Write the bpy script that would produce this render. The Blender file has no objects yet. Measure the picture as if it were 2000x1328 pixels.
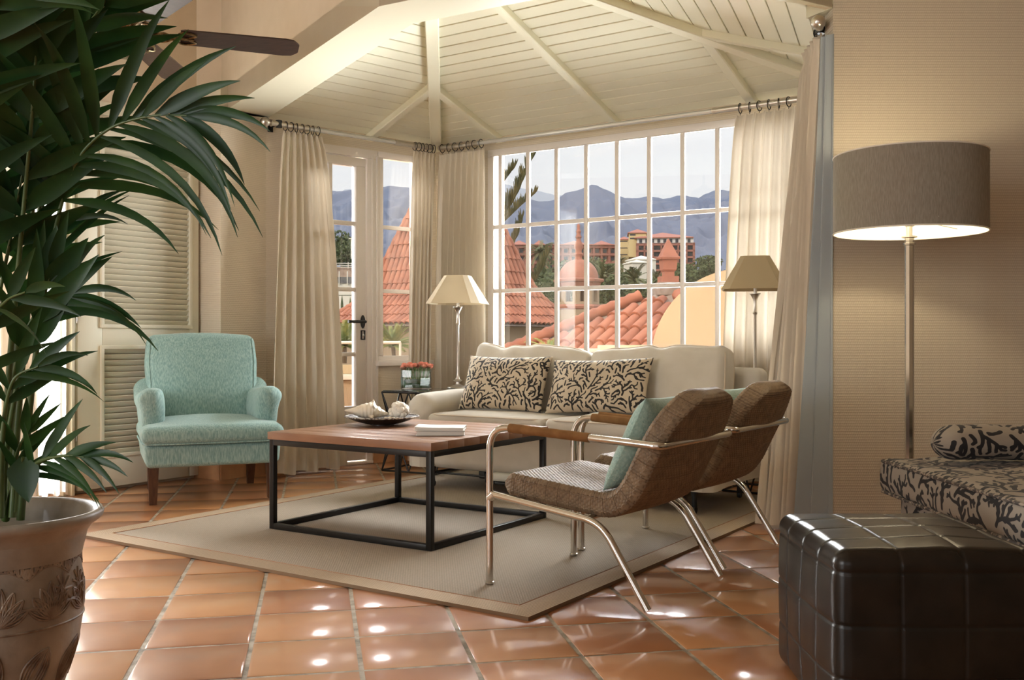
import bpy, bmesh, math, random
import numpy as np
from mathutils import Vector, Matrix, noise
PI = math.pi
sc = bpy.context.scene
col = sc.collection

# ------------------------------------------------------------------ camera, sky, sun, exposure
CAMH, FPX, HV = 0.92, 1950.0, 664.0
cam_d = bpy.data.cameras.new('camera'); cam = bpy.data.objects.new('camera', cam_d); col.objects.link(cam)
cam_d.sensor_width = 36.0; cam_d.lens = 36.0 * FPX / 2000.0
cam.location = (0, 0, CAMH); cam.rotation_euler = (PI / 2, 0, 0)
cam_d.clip_start = 0.05; cam_d.clip_end = 6000
sc.camera = cam
sc.view_settings.view_transform = 'Standard'; sc.view_settings.look = 'None'
sc.view_settings.exposure = 0.0; sc.view_settings.gamma = 1.0; sc.view_settings.use_curve_mapping = False
sc.cycles.max_bounces = 10; sc.cycles.transparent_max_bounces = 24; sc.cycles.diffuse_bounces = 5
sc.cycles.sample_clamp_indirect = 6.0; sc.cycles.caustics_reflective = False; sc.cycles.caustics_refractive = False

w = bpy.data.worlds.new('sky'); sc.world = w; w.use_nodes = True
nt = w.node_tree; nt.nodes.clear()
wo = nt.nodes.new('ShaderNodeOutputWorld'); bg = nt.nodes.new('ShaderNodeBackground')
tc = nt.nodes.new('ShaderNodeTexCoord'); sx = nt.nodes.new('ShaderNodeSeparateXYZ'); cr = nt.nodes.new('ShaderNodeValToRGB')
nt.links.new(tc.outputs['Generated'], sx.inputs[0]); nt.links.new(sx.outputs['Z'], cr.inputs[0])
cr.color_ramp.elements[0].position = 0.0; cr.color_ramp.elements[0].color = (0.93, 0.91, 0.88, 1)
cr.color_ramp.elements[1].position = 0.75; cr.color_ramp.elements[1].color = (0.92, 0.96, 1.0, 1)
e = cr.color_ramp.elements.new(0.22); e.color = (0.87, 0.89, 0.93, 1)
# overcast-like sky: the zenith is brighter than the hazy band above the horizon
mr = nt.nodes.new('ShaderNodeMapRange'); mr.inputs[1].default_value = 0.24; mr.inputs[2].default_value = 0.6; mr.inputs[3].default_value = 1.08; mr.inputs[4].default_value = 2.2
nt.links.new(sx.outputs['Z'], mr.inputs[0]); nt.links.new(mr.outputs[0], bg.inputs[1])
nt.links.new(cr.outputs[0], bg.inputs[0])
nt.links.new(bg.outputs[0], wo.inputs[0])

def sun(name, rot_dir, strength, color, angle):
    d = bpy.data.lights.new(name, 'SUN'); d.energy = strength; d.color = color; d.angle = angle
    o = bpy.data.objects.new(name, d); col.objects.link(o)
    o.rotation_euler = Vector(rot_dir).to_track_quat('-Z', 'Y').to_euler(); return o
sun('sun', (0.62, 0.62, -0.48), 2.2, (1.0, 0.84, 0.64), math.radians(1.5))

def area(name, loc, to, sx_, sy_, power, color, spread=180):
    d = bpy.data.lights.new(name, 'AREA'); d.shape = 'RECTANGLE'; d.size = sx_; d.size_y = sy_; d.energy = power; d.color = color; d.spread = math.radians(spread)
    o = bpy.data.objects.new(name, d); col.objects.link(o); o.location = loc
    o.rotation_euler = (Vector(to) - Vector(loc)).to_track_quat('-Z', 'Y').to_euler(); return o
# added fill lamps inside the closed room, behind and to the left of the camera
area('fill_light_back', (-1.2, -2.6, 1.6), (-0.3, 5.0, 1.8), 4.0, 2.2, 34, (0.97, 0.98, 1.0))
area('fill_light_left', (-4.7, -0.6, 1.5), (-0.2, 5.2, 1.3), 2.4, 2.2, 170, (0.96, 0.98, 1.0))
# added lamps, hidden outside the bay, that strengthen the light through window and door
area('fill_above_window', (1.95, 8.55, 3.3), (0.2, 5.2, 0.3), 2.8, 1.4, 560, (0.97, 0.98, 1.0), 110)
area('fill_above_door', (-1.95, 8.60, 3.3), (-0.7, 5.4, 0.2), 1.3, 1.2, 300, (0.97, 0.98, 1.0), 110)
area('fill_below_window', (1.55, 8.05, 0.42), (0.65, 6.45, 2.5), 3.0, 0.7, 500, (0.97, 0.98, 0.97), 110)  # added uplight hidden below the sill, brightening the boarded roof
area('fill_outside_east', (6.6, 10.6, 2.5), (-2.0, 6.0, 1.2), 3.4, 2.4, 310, (1.0, 0.99, 0.96), 90)  # added lamp out of view, throwing level light onto the louvred door
area('fill_outside_west', (-4.6, 9.6, 2.0), (1.0, 4.2, 0.9), 2.4, 2.2, 380, (1.0, 0.98, 0.95))  # extra unseen lamp beyond the door wall, for the chairs and right wall
area('fill_outside_left', (-4.3, 6.5, 1.6), (-2.6, 5.4, 1.2), 1.3, 2.4, 900, (1.0, 1.0, 1.0))  # added lamp outside the left opening, backlighting the sheer

# ------------------------------------------------------------------ plan
def V2(a): return Vector((a[0], a[1]))
E1 = Vector((0.830, -0.558)).normalized(); E2 = Vector((0.558, 0.830)).normalized()
DW = Vector((0.756, 0.655)).normalized()                  # along the door wall, towards the bay corner
D0 = Vector((-1.087, 7.44))                               # closing edge of the glazed door
CC = Vector((-0.597, 7.865))                              # bay corner between door wall and window wall
RR = Vector((2.109, 6.046))                               # corner window wall / side wall
GG = Vector((1.651, 4.860)); GC = Vector((1.56, 4.62))    # near end of the side wall, and of its curtain rod
AA = Vector((-1.70, 6.90))                                # left end of the door wall
PC = Vector((-1.917, 6.57)); L1 = Vector((-2.12, 6.71)); L0 = Vector((-2.62, 5.96))
ZW = 2.44
ROT = math.atan2(E1.y, E1.x)
def at(u, v, Y): return Vector(((u - 1000) / FPX * Y, Y, CAMH - (v - HV) / FPX * Y))

# ------------------------------------------------------------------ materials
def mat(name, color=(0.8, 0.8, 0.8), rough=0.5, metal=0.0, var=None, bump=None, translucent=0.0, coat=0.0, coat_rough=0.05,
        sheen=0.0, spec=0.5, attr=None, transmission=0.0, ior=1.45, emit=None, stretch=None, alpha=None):
    m = bpy.data.materials.new(name); m.use_nodes = True
    nt = m.node_tree; b = nt.nodes['Principled BSDF']; out = nt.nodes['Material Output']
    b.inputs['Base Color'].default_value = (*color, 1); b.inputs['Roughness'].default_value = rough
    b.inputs['Metallic'].default_value = metal; b.inputs['Coat Weight'].default_value = coat
    b.inputs['Coat Roughness'].default_value = coat_rough; b.inputs['Specular IOR Level'].default_value = spec
    b.inputs['Sheen Weight'].default_value = sheen; b.inputs['Transmission Weight'].default_value = transmission
    b.inputs['IOR'].default_value = ior
    if emit: b.inputs['Emission Color'].default_value = (*emit[0], 1); b.inputs['Emission Strength'].default_value = emit[1]
    tc = nt.nodes.new('ShaderNodeTexCoord'); mp = nt.nodes.new('ShaderNodeMapping')
    nt.links.new(tc.outputs['Object'], mp.inputs[0])
    if stretch: mp.inputs['Scale'].default_value = stretch
    last = None
    if var:                                               # (colour2, scale, contrast lo, hi)
        n = nt.nodes.new('ShaderNodeTexNoise'); n.inputs['Scale'].default_value = var[1]; n.inputs['Detail'].default_value = 5
        nt.links.new(mp.outputs[0], n.inputs['Vector'])
        r = nt.nodes.new('ShaderNodeMapRange'); r.inputs[1].default_value = var[2]; r.inputs[2].default_value = var[3]
        nt.links.new(n.outputs[0], r.inputs[0])
        mx = nt.nodes.new('ShaderNodeMix'); mx.data_type = 'RGBA'
        mx.inputs[6].default_value = (*color, 1); mx.inputs[7].default_value = (*var[0], 1)
        nt.links.new(r.outputs[0], mx.inputs[0]); last = mx.outputs[2]
    if attr:                                              # (colour at 1, lo, hi) on float attribute 'a'
        at_ = nt.nodes.new('ShaderNodeAttribute'); at_.attribute_name = 'a'
        r = nt.nodes.new('ShaderNodeMapRange'); r.inputs[1].default_value = attr[1]; r.inputs[2].default_value = attr[2]
        nt.links.new(at_.outputs['Fac'], r.inputs[0])
        mx = nt.nodes.new('ShaderNodeMix'); mx.data_type = 'RGBA'
        if last: nt.links.new(last, mx.inputs[6])
        else: mx.inputs[6].default_value = (*color, 1)
        mx.inputs[7].default_value = (*attr[0], 1)
        nt.links.new(r.outputs[0], mx.inputs[0]); last = mx.outputs[2]
    if last: nt.links.new(last, b.inputs['Base Color'])
    if bump:                                              # (scale, strength, distance)
        n = nt.nodes.new('ShaderNodeTexNoise'); n.inputs['Scale'].default_value = bump[0]; n.inputs['Detail'].default_value = 4
        nt.links.new(mp.outputs[0], n.inputs['Vector'])
        bp = nt.nodes.new('ShaderNodeBump'); bp.inputs['Strength'].default_value = bump[1]; bp.inputs['Distance'].default_value = bump[2]
        nt.links.new(n.outputs[0], bp.inputs['Height']); nt.links.new(bp.outputs[0], b.inputs['Normal'])
    if translucent:
        t = nt.nodes.new('ShaderNodeBsdfTranslucent'); t.inputs[0].default_value = (*color, 1)
        if last: nt.links.new(last, t.inputs[0])
        ms = nt.nodes.new('ShaderNodeMixShader'); ms.inputs[0].default_value = translucent
        nt.links.new(b.outputs[0], ms.inputs[1]); nt.links.new(t.outputs[0], ms.inputs[2]); nt.links.new(ms.outputs[0], out.inputs[0])
    return m

def math_node(nt, op, a, b=None, c=None):
    n = nt.nodes.new('ShaderNodeMath'); n.operation = op
    for i, x in enumerate((a, b, c)):
        if x is None: continue
        if isinstance(x, (int, float)): n.inputs[i].default_value = x
        else: nt.links.new(x, n.inputs[i])
    return n.outputs[0]

def weave_mat(name, c1, c2, pu, pv, depth, rough=0.9, coord='UV', sheen=0.0, stripe=0.0):
    """woven surface: rows pv apart, knots pu apart, staggered"""
    m = bpy.data.materials.new(name); m.use_nodes = True; nt = m.node_tree; b = nt.nodes['Principled BSDF']
    tc = nt.nodes.new('ShaderNodeTexCoord'); sx = nt.nodes.new('ShaderNodeSeparateXYZ'); nt.links.new(tc.outputs[coord], sx.inputs[0])
    u, v = sx.outputs[0], sx.outputs[1]
    vr = math_node(nt, 'DIVIDE', v, pv); row = math_node(nt, 'FLOOR', vr)
    half = math_node(nt, 'MULTIPLY', math_node(nt, 'MODULO', row, 2.0), 0.5)
    uu = math_node(nt, 'ADD', math_node(nt, 'DIVIDE', u, pu), half)
    hv = math_node(nt, 'ABSOLUTE', math_node(nt, 'SINE', math_node(nt, 'MULTIPLY', vr, PI)))
    hu = math_node(nt, 'ABSOLUTE', math_node(nt, 'SINE', math_node(nt, 'MULTIPLY', uu, PI)))
    h = math_node(nt, 'MULTIPLY', math_node(nt, 'POWER', hv, 0.6), math_node(nt, 'ADD', math_node(nt, 'MULTIPLY', hu, 0.45), 0.55))
    nz = nt.nodes.new('ShaderNodeTexNoise'); nz.inputs['Scale'].default_value = 60; nt.links.new(tc.outputs[coord], nz.inputs['Vector'])
    nb = nt.nodes.new('ShaderNodeTexNoise'); nb.inputs['Scale'].default_value = 2.0; nt.links.new(tc.outputs[coord], nb.inputs['Vector'])
    mx = nt.nodes.new('ShaderNodeMix'); mx.data_type = 'RGBA'
    mx.inputs[6].default_value = (*c2, 1); mx.inputs[7].default_value = (*c1, 1)
    f = math_node(nt, 'MULTIPLY', h, math_node(nt, 'ADD', math_node(nt, 'MULTIPLY', nz.outputs[0], 0.5), 0.75))
    nt.links.new(f, mx.inputs[0]); nt.links.new(mx.outputs[2], b.inputs['Base Color'])
    bp = nt.nodes.new('ShaderNodeBump'); bp.inputs['Strength'].default_value = 0.7; bp.inputs['Distance'].default_value = depth
    nt.links.new(math_node(nt, 'ADD', h, math_node(nt, 'MULTIPLY', nz.outputs[0], 0.35)), bp.inputs['Height']); nt.links.new(bp.outputs[0], b.inputs['Normal'])
    b.inputs['Roughness'].default_value = rough; b.inputs['Sheen Weight'].default_value = sheen
    return m

def glass_mat(name, tint=(0.985, 0.99, 0.99), refl=0.06):
    m = bpy.data.materials.new(name); m.use_nodes = True; nt = m.node_tree; nt.nodes.clear()
    out = nt.nodes.new('ShaderNodeOutputMaterial'); t = nt.nodes.new('ShaderNodeBsdfTransparent'); t.inputs[0].default_value = (*tint, 1)
    g = nt.nodes.new('ShaderNodeBsdfGlossy'); g.inputs['Roughness'].default_value = 0.01
    fr = nt.nodes.new('ShaderNodeFresnel'); fr.inputs[0].default_value = 1.45
    mm = math_node(nt, 'MULTIPLY', fr.outputs[0], refl / 0.04)
    mm = math_node(nt, 'MINIMUM', mm, 1.0)
    ms = nt.nodes.new('ShaderNodeMixShader'); nt.links.new(mm, ms.inputs[0])
    nt.links.new(t.outputs[0], ms.inputs[1]); nt.links.new(g.outputs[0], ms.inputs[2]); nt.links.new(ms.outputs[0], out.inputs[0])
    return m

M = {}
M['cream'] = mat('cream_paint', (0.83, 0.805, 0.64), 0.28, bump=(60, 0.05, 0.002), coat=0.25, coat_rough=0.2)
M['beam'] = mat('beam_paint', (0.66, 0.625, 0.48), 0.35, bump=(60, 0.05, 0.002))
M['plaster'] = mat('peach_plaster', (0.70, 0.60, 0.45), 0.9, var=((0.66, 0.56, 0.41), 7, 0.3, 0.7), bump=(90, 0.25, 0.004))
M['white_frame'] = mat('white_frame_paint', (0.80, 0.74, 0.69), 0.3, coat=0.3, coat_rough=0.15)
M['louvre'] = mat('louvre_paint', (0.76, 0.735, 0.60), 0.45, bump=(40, 0.08, 0.002))
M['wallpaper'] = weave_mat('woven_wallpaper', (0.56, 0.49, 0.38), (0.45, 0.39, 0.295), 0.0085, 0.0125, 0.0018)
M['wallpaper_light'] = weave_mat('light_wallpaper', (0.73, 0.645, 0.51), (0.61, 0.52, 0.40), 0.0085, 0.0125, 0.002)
M['glass'] = glass_mat('window_glass')
M['chrome'] = mat('chrome', (0.64, 0.62, 0.58), 0.14, 1.0)
M['satin'] = mat('satin_nickel', (0.60, 0.56, 0.50), 0.28, 1.0, bump=(300, 0.05, 0.001))
M['rodwhite'] = mat('rod_white', (0.68, 0.67, 0.64), 0.25, 0.6)
M['blackmetal'] = mat('black_steel', (0.022, 0.021, 0.02), 0.38, 0.6, bump=(200, 0.05, 0.001))
M['black'] = mat('black_plastic', (0.012, 0.012, 0.012), 0.4)
M['curtain'] = mat('linen_curtain', (0.66, 0.585, 0.475), 0.9, var=((0.70, 0.625, 0.51), 90, 0.3, 0.7), bump=(500, 0.15, 0.002), translucent=0.10, stretch=(1, 1, 0.12))
M['lining'] = mat('grey_lining', (0.29, 0.32, 0.335), 0.8, bump=(400, 0.1, 0.002))
M['sheer'] = mat('sheer_curtain', (0.92, 0.91, 0.88), 0.9, translucent=0.75, bump=(300, 0.1, 0.002))
M['sofa'] = mat('cream_linen', (0.58, 0.53, 0.45), 0.85, var=((0.53, 0.48, 0.40), 12, 0.3, 0.7), bump=(700, 0.2, 0.002), sheen=0.15)
M['piping'] = mat('cream_piping', (0.60, 0.50, 0.38), 0.8)
M['teal'] = mat('teal_fabric', (0.155, 0.275, 0.255), 0.85, var=((0.31, 0.44, 0.41), 130, 0.36, 0.66), bump=(260, 0.35, 0.003), sheen=0.2, stretch=(1.4, 1.4, 0.22))
M['teal_knit'] = mat('teal_knit', (0.24, 0.38, 0.33), 0.95, var=((0.34, 0.48, 0.42), 90, 0.35, 0.65), bump=(150, 0.6, 0.006), sheen=0.3)
M['darkwood'] = mat('dark_wood', (0.055, 0.022, 0.012), 0.35, var=((0.09, 0.04, 0.02), 30, 0.3, 0.7), stretch=(4, 4, 0.5))
M['leather'] = mat('black_leather', (0.010, 0.008, 0.006), 0.27, var=((0.018, 0.013, 0.009), 9, 0.35, 0.7), bump=(160, 0.10, 0.002), spec=0.3)
M['leaf'] = mat('palm_leaf', (0.008, 0.034, 0.008), 0.42, var=((0.022, 0.065, 0.012), 8, 0.4, 0.7), translucent=0.16, spec=0.35)
M['stem'] = mat('palm_stem', (0.045, 0.085, 0.02), 0.4, var=((0.09, 0.12, 0.04), 20, 0.3, 0.7))
M['soil'] = mat('potting_soil', (0.03, 0.02, 0.013), 0.95, bump=(60, 1.0, 0.02))
M['pot'] = mat('carved_clay', (0.175, 0.145, 0.112), 0.5, var=((0.33, 0.295, 0.24), 5, 0.42, 0.68), bump=(70, 0.2, 0.004), coat=0.1)
M['groove'] = mat('clay_groove', (0.16, 0.09, 0.06), 0.6)
M['shade_lin'] = mat('linen_shade', (0.74, 0.66, 0.52), 0.9, bump=(500, 0.2, 0.002), translucent=0.45)
M['white'] = mat('white_paper', (0.82, 0.80, 0.76), 0.6)
# ------------------------------------------------------------------ mesh builder
class MB:
    def __init__(s): s.v = []; s.f = []; s.mi = []; s.uv = []; s.a = []; s.mat = 0; s.X = None
    def add(s, verts, faces, uv=None, a=None):
        n = len(s.v)
        if s.X is not None: verts = [s.X @ Vector(p) for p in verts]
        s.v += [tuple(p) for p in verts]; s.f += [tuple(i + n for i in f) for f in faces]; s.mi += [s.mat] * len(faces)
        s.uv += [tuple(t) for t in uv] if uv is not None else [(0.0, 0.0)] * len(verts)
        s.a += [float(t) for t in a] if a is not None else [0.0] * len(verts)
        return s
    def box(s, x0, x1, y0, y1, z0, z1, T=None, uvf=None):
        P = [(x, y, z) for x in (x0, x1) for y in (y0, y1) for z in (z0, z1)]
        F = [(0, 1, 3, 2), (4, 6, 7, 5), (0, 4, 5, 1), (2, 3, 7, 6), (0, 2, 6, 4), (1, 5, 7, 3)]
        V = []; UV = []; FF = []
        for fi, f in enumerate(F):
            for i in f:
                p = P[i]; V.append(p)
                UV.append((p[1] if fi < 2 else p[0], p[2] if fi < 4 else p[1]))
            FF.append(tuple(range(len(V) - 4, len(V))))
        if uvf: UV = [uvf(*p) for p in V]
        if T is not None: V = [T @ Vector(p) for p in V]
        return s.add(V, FF, UV)
    def rbox(s, c, size, r=0.01, seg=3, sub=1, T=None, deform=None, uvs=False):
        h = [x / 2 for x in size]; r = min(r, min(h) * 0.999)
        if isinstance(sub, int): sub = (sub, sub, sub)
        co = []
        for k in range(3):
            a = h[k] - r
            L = [-a - r * math.tan(math.radians(45) * (1 - i / seg)) for i in range(seg)]
            m = [-a + 2 * a * i / sub[k] for i in range(sub[k] + 1)]
            co.append(L + m + [-x for x in reversed(L)])
        idx = {}; V = []; F = []
        def vid(p):
            key = (round(p[0], 6), round(p[1], 6), round(p[2], 6))
            if key not in idx:
                q = [max(-(h[k] - r), min(h[k] - r, p[k])) for k in range(3)]
                d = Vector([p[k] - q[k] for k in range(3)])
                if d.length > 1e-9: d = d.normalized() * r
                idx[key] = len(V); V.append(Vector(q) + d)
            return idx[key]
        for ax in range(3):
            b, cc = (ax + 1) % 3, (ax + 2) % 3
            for sg in (-1, 1):
                for i in range(len(co[b]) - 1):
                    for j in range(len(co[cc]) - 1):
                        qd = []
                        for (ii, jj) in ((i, j), (i + 1, j), (i + 1, j + 1), (i, j + 1)):
                            p = [0, 0, 0]; p[ax] = sg * h[ax]; p[b] = co[b][ii]; p[cc] = co[cc][jj]; qd.append(vid(p))
                        if sg < 0: qd.reverse()
                        F.append(tuple(qd))
        if deform: V = [deform(p) for p in V]
        V = [p + Vector(c) for p in V]
        if T is not None: V = [T @ p for p in V]
        return s.add(V, F)
    def grid(s, fn, nu, nv, closeu=False, closev=False, uvf=None, af=None):
        V = []; UV = []; A = []
        for i in range(nu):
            for j in range(nv):
                a = i / (nu if closeu else nu - 1); b = j / (nv if closev else nv - 1)
                V.append(fn(a, b)); UV.append(uvf(a, b) if uvf else (a, b)); A.append(af(a, b) if af else 0)
        F = []
        for i in range(nu if closeu else nu - 1):
            for j in range(nv if closev else nv - 1):
                i2 = (i + 1) % nu; j2 = (j + 1) % nv
                F.append((i * nv + j, i2 * nv + j, i2 * nv + j2, i * nv + j2))
        return s.add(V, F, UV, A)
    def tube(s, pts, r, n=10, cap=True, closed=False):
        P = [Vector(p) for p in pts]; m = len(P)
        R = r if isinstance(r, (list, tuple)) else [r] * m
        V = []; F = []; prev = None
        for i in range(m):
            if closed: t = P[(i + 1) % m] - P[i - 1]
            else: t = P[min(i + 1, m - 1)] - P[max(i - 1, 0)]
            t = t.normalized() if t.length > 1e-9 else Vector((0, 0, 1))
            if prev is None:
                a = Vector((0, 0, 1)) if abs(t.z) < 0.9 else Vector((1, 0, 0))
                nrm = (a - t * a.dot(t)).normalized()
            else:
                nrm = prev - t * prev.dot(t)
                nrm = nrm.normalized() if nrm.length > 1e-6 else prev
            prev = nrm; b = t.cross(nrm)
            for k in range(n):
                an = 2 * PI * k / n; V.append(P[i] + (nrm * math.cos(an) + b * math.sin(an)) * R[i])
        for i in range(m if closed else m - 1):
            i2 = (i + 1) % m
            for k in range(n):
                k2 = (k + 1) % n; F.append((i * n + k, i2 * n + k, i2 * n + k2, i * n + k2))
        if cap and not closed:
            F.append(tuple(range(n - 1, -1, -1))); F.append(tuple(range((m - 1) * n, m * n)))
        return s.add(V, F)
    def lathe(s, prof, n=32, c=(0, 0, 0), rot=0.0, caps=True, T=None):
        V = []; F = []; m = len(prof)
        for (r, z) in prof:
            for k in range(n):
                a = 2 * PI * k / n + rot; V.append(Vector((c[0] + r * math.cos(a), c[1] + r * math.sin(a), c[2] + z)))
        for i in range(m - 1):
            for k in range(n):
                k2 = (k + 1) % n; F.append((i * n + k, i * n + k2, (i + 1) * n + k2, (i + 1) * n + k))
        if caps:
            F.append(tuple(range(n - 1, -1, -1))); F.append(tuple(range((m - 1) * n, m * n)))
        if T is not None: V = [T @ p for p in V]
        return s.add(V, F)
    def prism(s, poly, z0, z1, uvf=None):
        n = len(poly); V = [(p[0], p[1], z0) for p in poly] + [(p[0], p[1], z1) for p in poly]
        F = [tuple(range(n - 1, -1, -1)), tuple(range(n, 2 * n))] + [(i, (i + 1) % n, n + (i + 1) % n, n + i) for i in range(n)]
        return s.add(V, F, [uvf(*p) for p in V] if uvf else None)
    def build(s, name, mats, parent=None, smooth=40, loc=None, rotz=None):
        me = bpy.data.meshes.new(name); me.from_pydata(s.v, [], s.f)
        if not isinstance(mats, (list, tuple)): mats = [mats]
        for m in mats: me.materials.append(m)
        me.polygons.foreach_set('material_index', s.mi)
        uvl = me.uv_layers.new(name='UVMap')
        li = np.empty(len(me.loops), dtype=np.int32); me.loops.foreach_get('vertex_index', li)
        uvl.data.foreach_set('uv', np.array(s.uv, dtype=np.float32)[li].ravel())
        if any(s.a):
            at_ = me.attributes.new('a', 'FLOAT', 'POINT'); at_.data.foreach_set('value', np.array(s.a, dtype=np.float32))
        me.validate(); me.update()
        if smooth:
            me.shade_smooth(); me.set_sharp_from_angle(angle=math.radians(smooth))
        o = bpy.data.objects.new(name, me); col.objects.link(o)
        if loc is not None: o.location = loc
        if rotz is not None: o.rotation_euler = (0, 0, rotz)
        if parent is not None: o.parent = parent
        return o

def tag(o, label, cat, group=None):
    o['label'] = label; o['category'] = cat
    if group: o['group'] = group
    return o
def thing(name, label, cat, loc=(0, 0, 0), rotz=0.0, group=None):
    o = bpy.data.objects.new(name, None); col.objects.link(o); o.empty_display_size = 0.1
    o.location = loc; o.rotation_euler = (0, 0, rotz); return tag(o, label, cat, group)
def struct(name, mb, m, parent=None, smooth=40):
    o = mb.build(name, m, parent, smooth)
    if parent is None: o['kind'] = 'structure'
    return o
def sroot(name, loc=(0, 0, 0), rotz=0.0):
    o = bpy.data.objects.new(name, None); col.objects.link(o); o.location = loc; o.rotation_euler = (0, 0, rotz); o['kind'] = 'structure'; return o
def dup(root, loc, rotz, label, cat=None, group=None):
    def cp(o, par):
        c = o.copy(); col.objects.link(c)
        if par is not None: c.parent = par
        for ch in list(o.children): cp(ch, c)
        return c
    r = cp(root, None); r.location = loc; r.rotation_euler = (0, 0, rotz); r['label'] = label
    if group: r['group'] = group
    return r
def frame2(o, d):                                          # local x along plan direction d, origin at plan point o
    d = Vector((d[0], d[1])).normalized()
    return Matrix(((d.x, -d.y, 0, o[0]), (d.y, d.x, 0, o[1]), (0, 0, 1, 0), (0, 0, 0, 1)))
def clip(poly, n, c):                                      # keep points with n.p <= c
    out = []
    for i in range(len(poly)):
        p, q = Vector(poly[i]), Vector(poly[(i + 1) % len(poly)]); a, b = n.dot(p) - c, n.dot(q) - c
        if a <= 0: out.append(p)
        if (a < 0 < b) or (b < 0 < a): out.append(p + (q - p) * (a / (a - b)))
    return out
def catmull(P, n=8):
    P = [Vector(p) for p in P]; P = [P[0] * 2 - P[1]] + P + [P[-1] * 2 - P[-2]]; out = []
    for i in range(1, len(P) - 2):
        a, b, c, d = P[i - 1:i + 3]
        for k in range(n):
            t = k / n; out.append(0.5 * ((2 * b) + (c - a) * t + (2 * a - 5 * b + 4 * c - d) * t * t + (3 * b - a - 3 * c + d) * t ** 3))
    out.append(P[-2]); return out
def fillet(P, r, n=5):
    P = [Vector(p) for p in P]; out = [P[0]]
    for i in range(1, len(P) - 1):
        a = (P[i - 1] - P[i]); b = (P[i + 1] - P[i]); k = min(r, a.length * 0.49, b.length * 0.49)
        p0 = P[i] + a.normalized() * k; p1 = P[i] + b.normalized() * k
        for j in range(n + 1):
            t = j / n; out.append(p0 * (1 - t) ** 2 + P[i] * 2 * t * (1 - t) + p1 * t * t)
    out.append(P[-1]); return out

# ------------------------------------------------------------------ coral print: space-filling branching strokes
def coral(W, H, sc_=1.0, seed=1, wm=1.0):
    rnd = random.Random(seed); step = 0.010 * sc_; dmin = 0.0178 * sc_; cell = dmin; G = {}; segs = []
    def near(p, skip):
        ci, cj = int(p[0] // cell), int(p[1] // cell)
        for i in (-1, 0, 1):
            for j in (-1, 0, 1):
                for (q, bid) in G.get((ci + i, cj + j), ()):
                    if bid not in skip and (q[0] - p[0]) ** 2 + (q[1] - p[1]) ** 2 < dmin * dmin: return True
        return False
    nid = 0; tips = []
    def seed_at(p, ang, wid):
        nonlocal nid; nid += 1; tips.append([p, ang, wid, nid, {nid}, 0]); G.setdefault((int(p[0] // cell), int(p[1] // cell)), []).append((p, nid))
    for rep in range(1600):
        p = (rnd.uniform(0, W), rnd.uniform(0, H))
        if rep > 5 and near(p, ()): continue
        tree0 = nid + 1; seed_at(p, PI / 2 + rnd.uniform(-0.9, 0.9), 0.0056 * sc_ * wm); n_before = len(segs)
        while tips:
            t = tips.pop(0); p, ang, wid, bid, skip, k = t
            if k > 15: continue
            ok = False
            for tr in range(6):
                a2 = ang + rnd.gauss(0, 0.16 + 0.12 * tr); q = (p[0] + step * math.cos(a2), p[1] + step * math.sin(a2))
                if -0.01 < q[0] < W + 0.01 and -0.01 < q[1] < H + 0.01 and not near(q, skip): ok = True; break
            if not ok: continue
            segs.append((p[0], p[1], q[0], q[1], wid)); w2 = max(0.0034 * sc_ * wm, wid * 0.965)
            G.setdefault((int(q[0] // cell), int(q[1] // cell)), []).append((q, bid))
            ntip = [q, a2, w2, bid, skip, k + 1]; tips.append(ntip)
            if k >= 1 and rnd.random() < 0.62:
                nid += 1; sg = rnd.choice((-1, 1)); a3 = a2 + sg * rnd.uniform(0.65, 0.95)
                s2 = (q[0] + step * 1.3 * math.cos(a3), q[1] + step * 1.3 * math.sin(a3))
                if not near(s2, skip | {bid}):
                    segs.append((q[0], q[1], s2[0], s2[1], w2)); G.setdefault((int(s2[0] // cell), int(s2[1] // cell)), []).append((s2, nid))
                    ntip[4] = skip | {nid}; tips.append([s2, a3 - sg * 0.15, w2, nid, {nid, bid}, k + 3 + (k % 3)])
        if len(segs) - n_before < 3:
            del segs[n_before:]
            for kk in list(G): G[kk] = [x_ for x_ in G[kk] if x_[1] < tree0]
    return np.array(segs)
def coral_field(segs, pts):
    P = np.asarray(pts, dtype=np.float64); out = np.full(len(P), 0.02)
    order = np.argsort(P[:, 0]); Ps = P[order]; res = np.full(len(P), 0.02)
    for (x0, y0, x1, y1, w_) in segs:
        lo = np.searchsorted(Ps[:, 0], min(x0, x1) - 0.02); hi = np.searchsorted(Ps[:, 0], max(x0, x1) + 0.02)
        if hi <= lo: continue
        q = Ps[lo:hi]; dx, dy = x1 - x0, y1 - y0; L = dx * dx + dy * dy + 1e-12
        t = np.clip(((q[:, 0] - x0) * dx + (q[:, 1] - y0) * dy) / L, 0, 1)
        d = np.hypot(q[:, 0] - x0 - t * dx, q[:, 1] - y0 - t * dy) - w_
        res[lo:hi] = np.minimum(res[lo:hi], d)
    out[order] = res; return out
M['coral'] = mat('coral_print', (0.50, 0.41, 0.30), 0.85, attr=((0.014, 0.011, 0.010), 0.5006, 0.4994), bump=(400, 0.2, 0.002), sheen=0.1)
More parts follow.
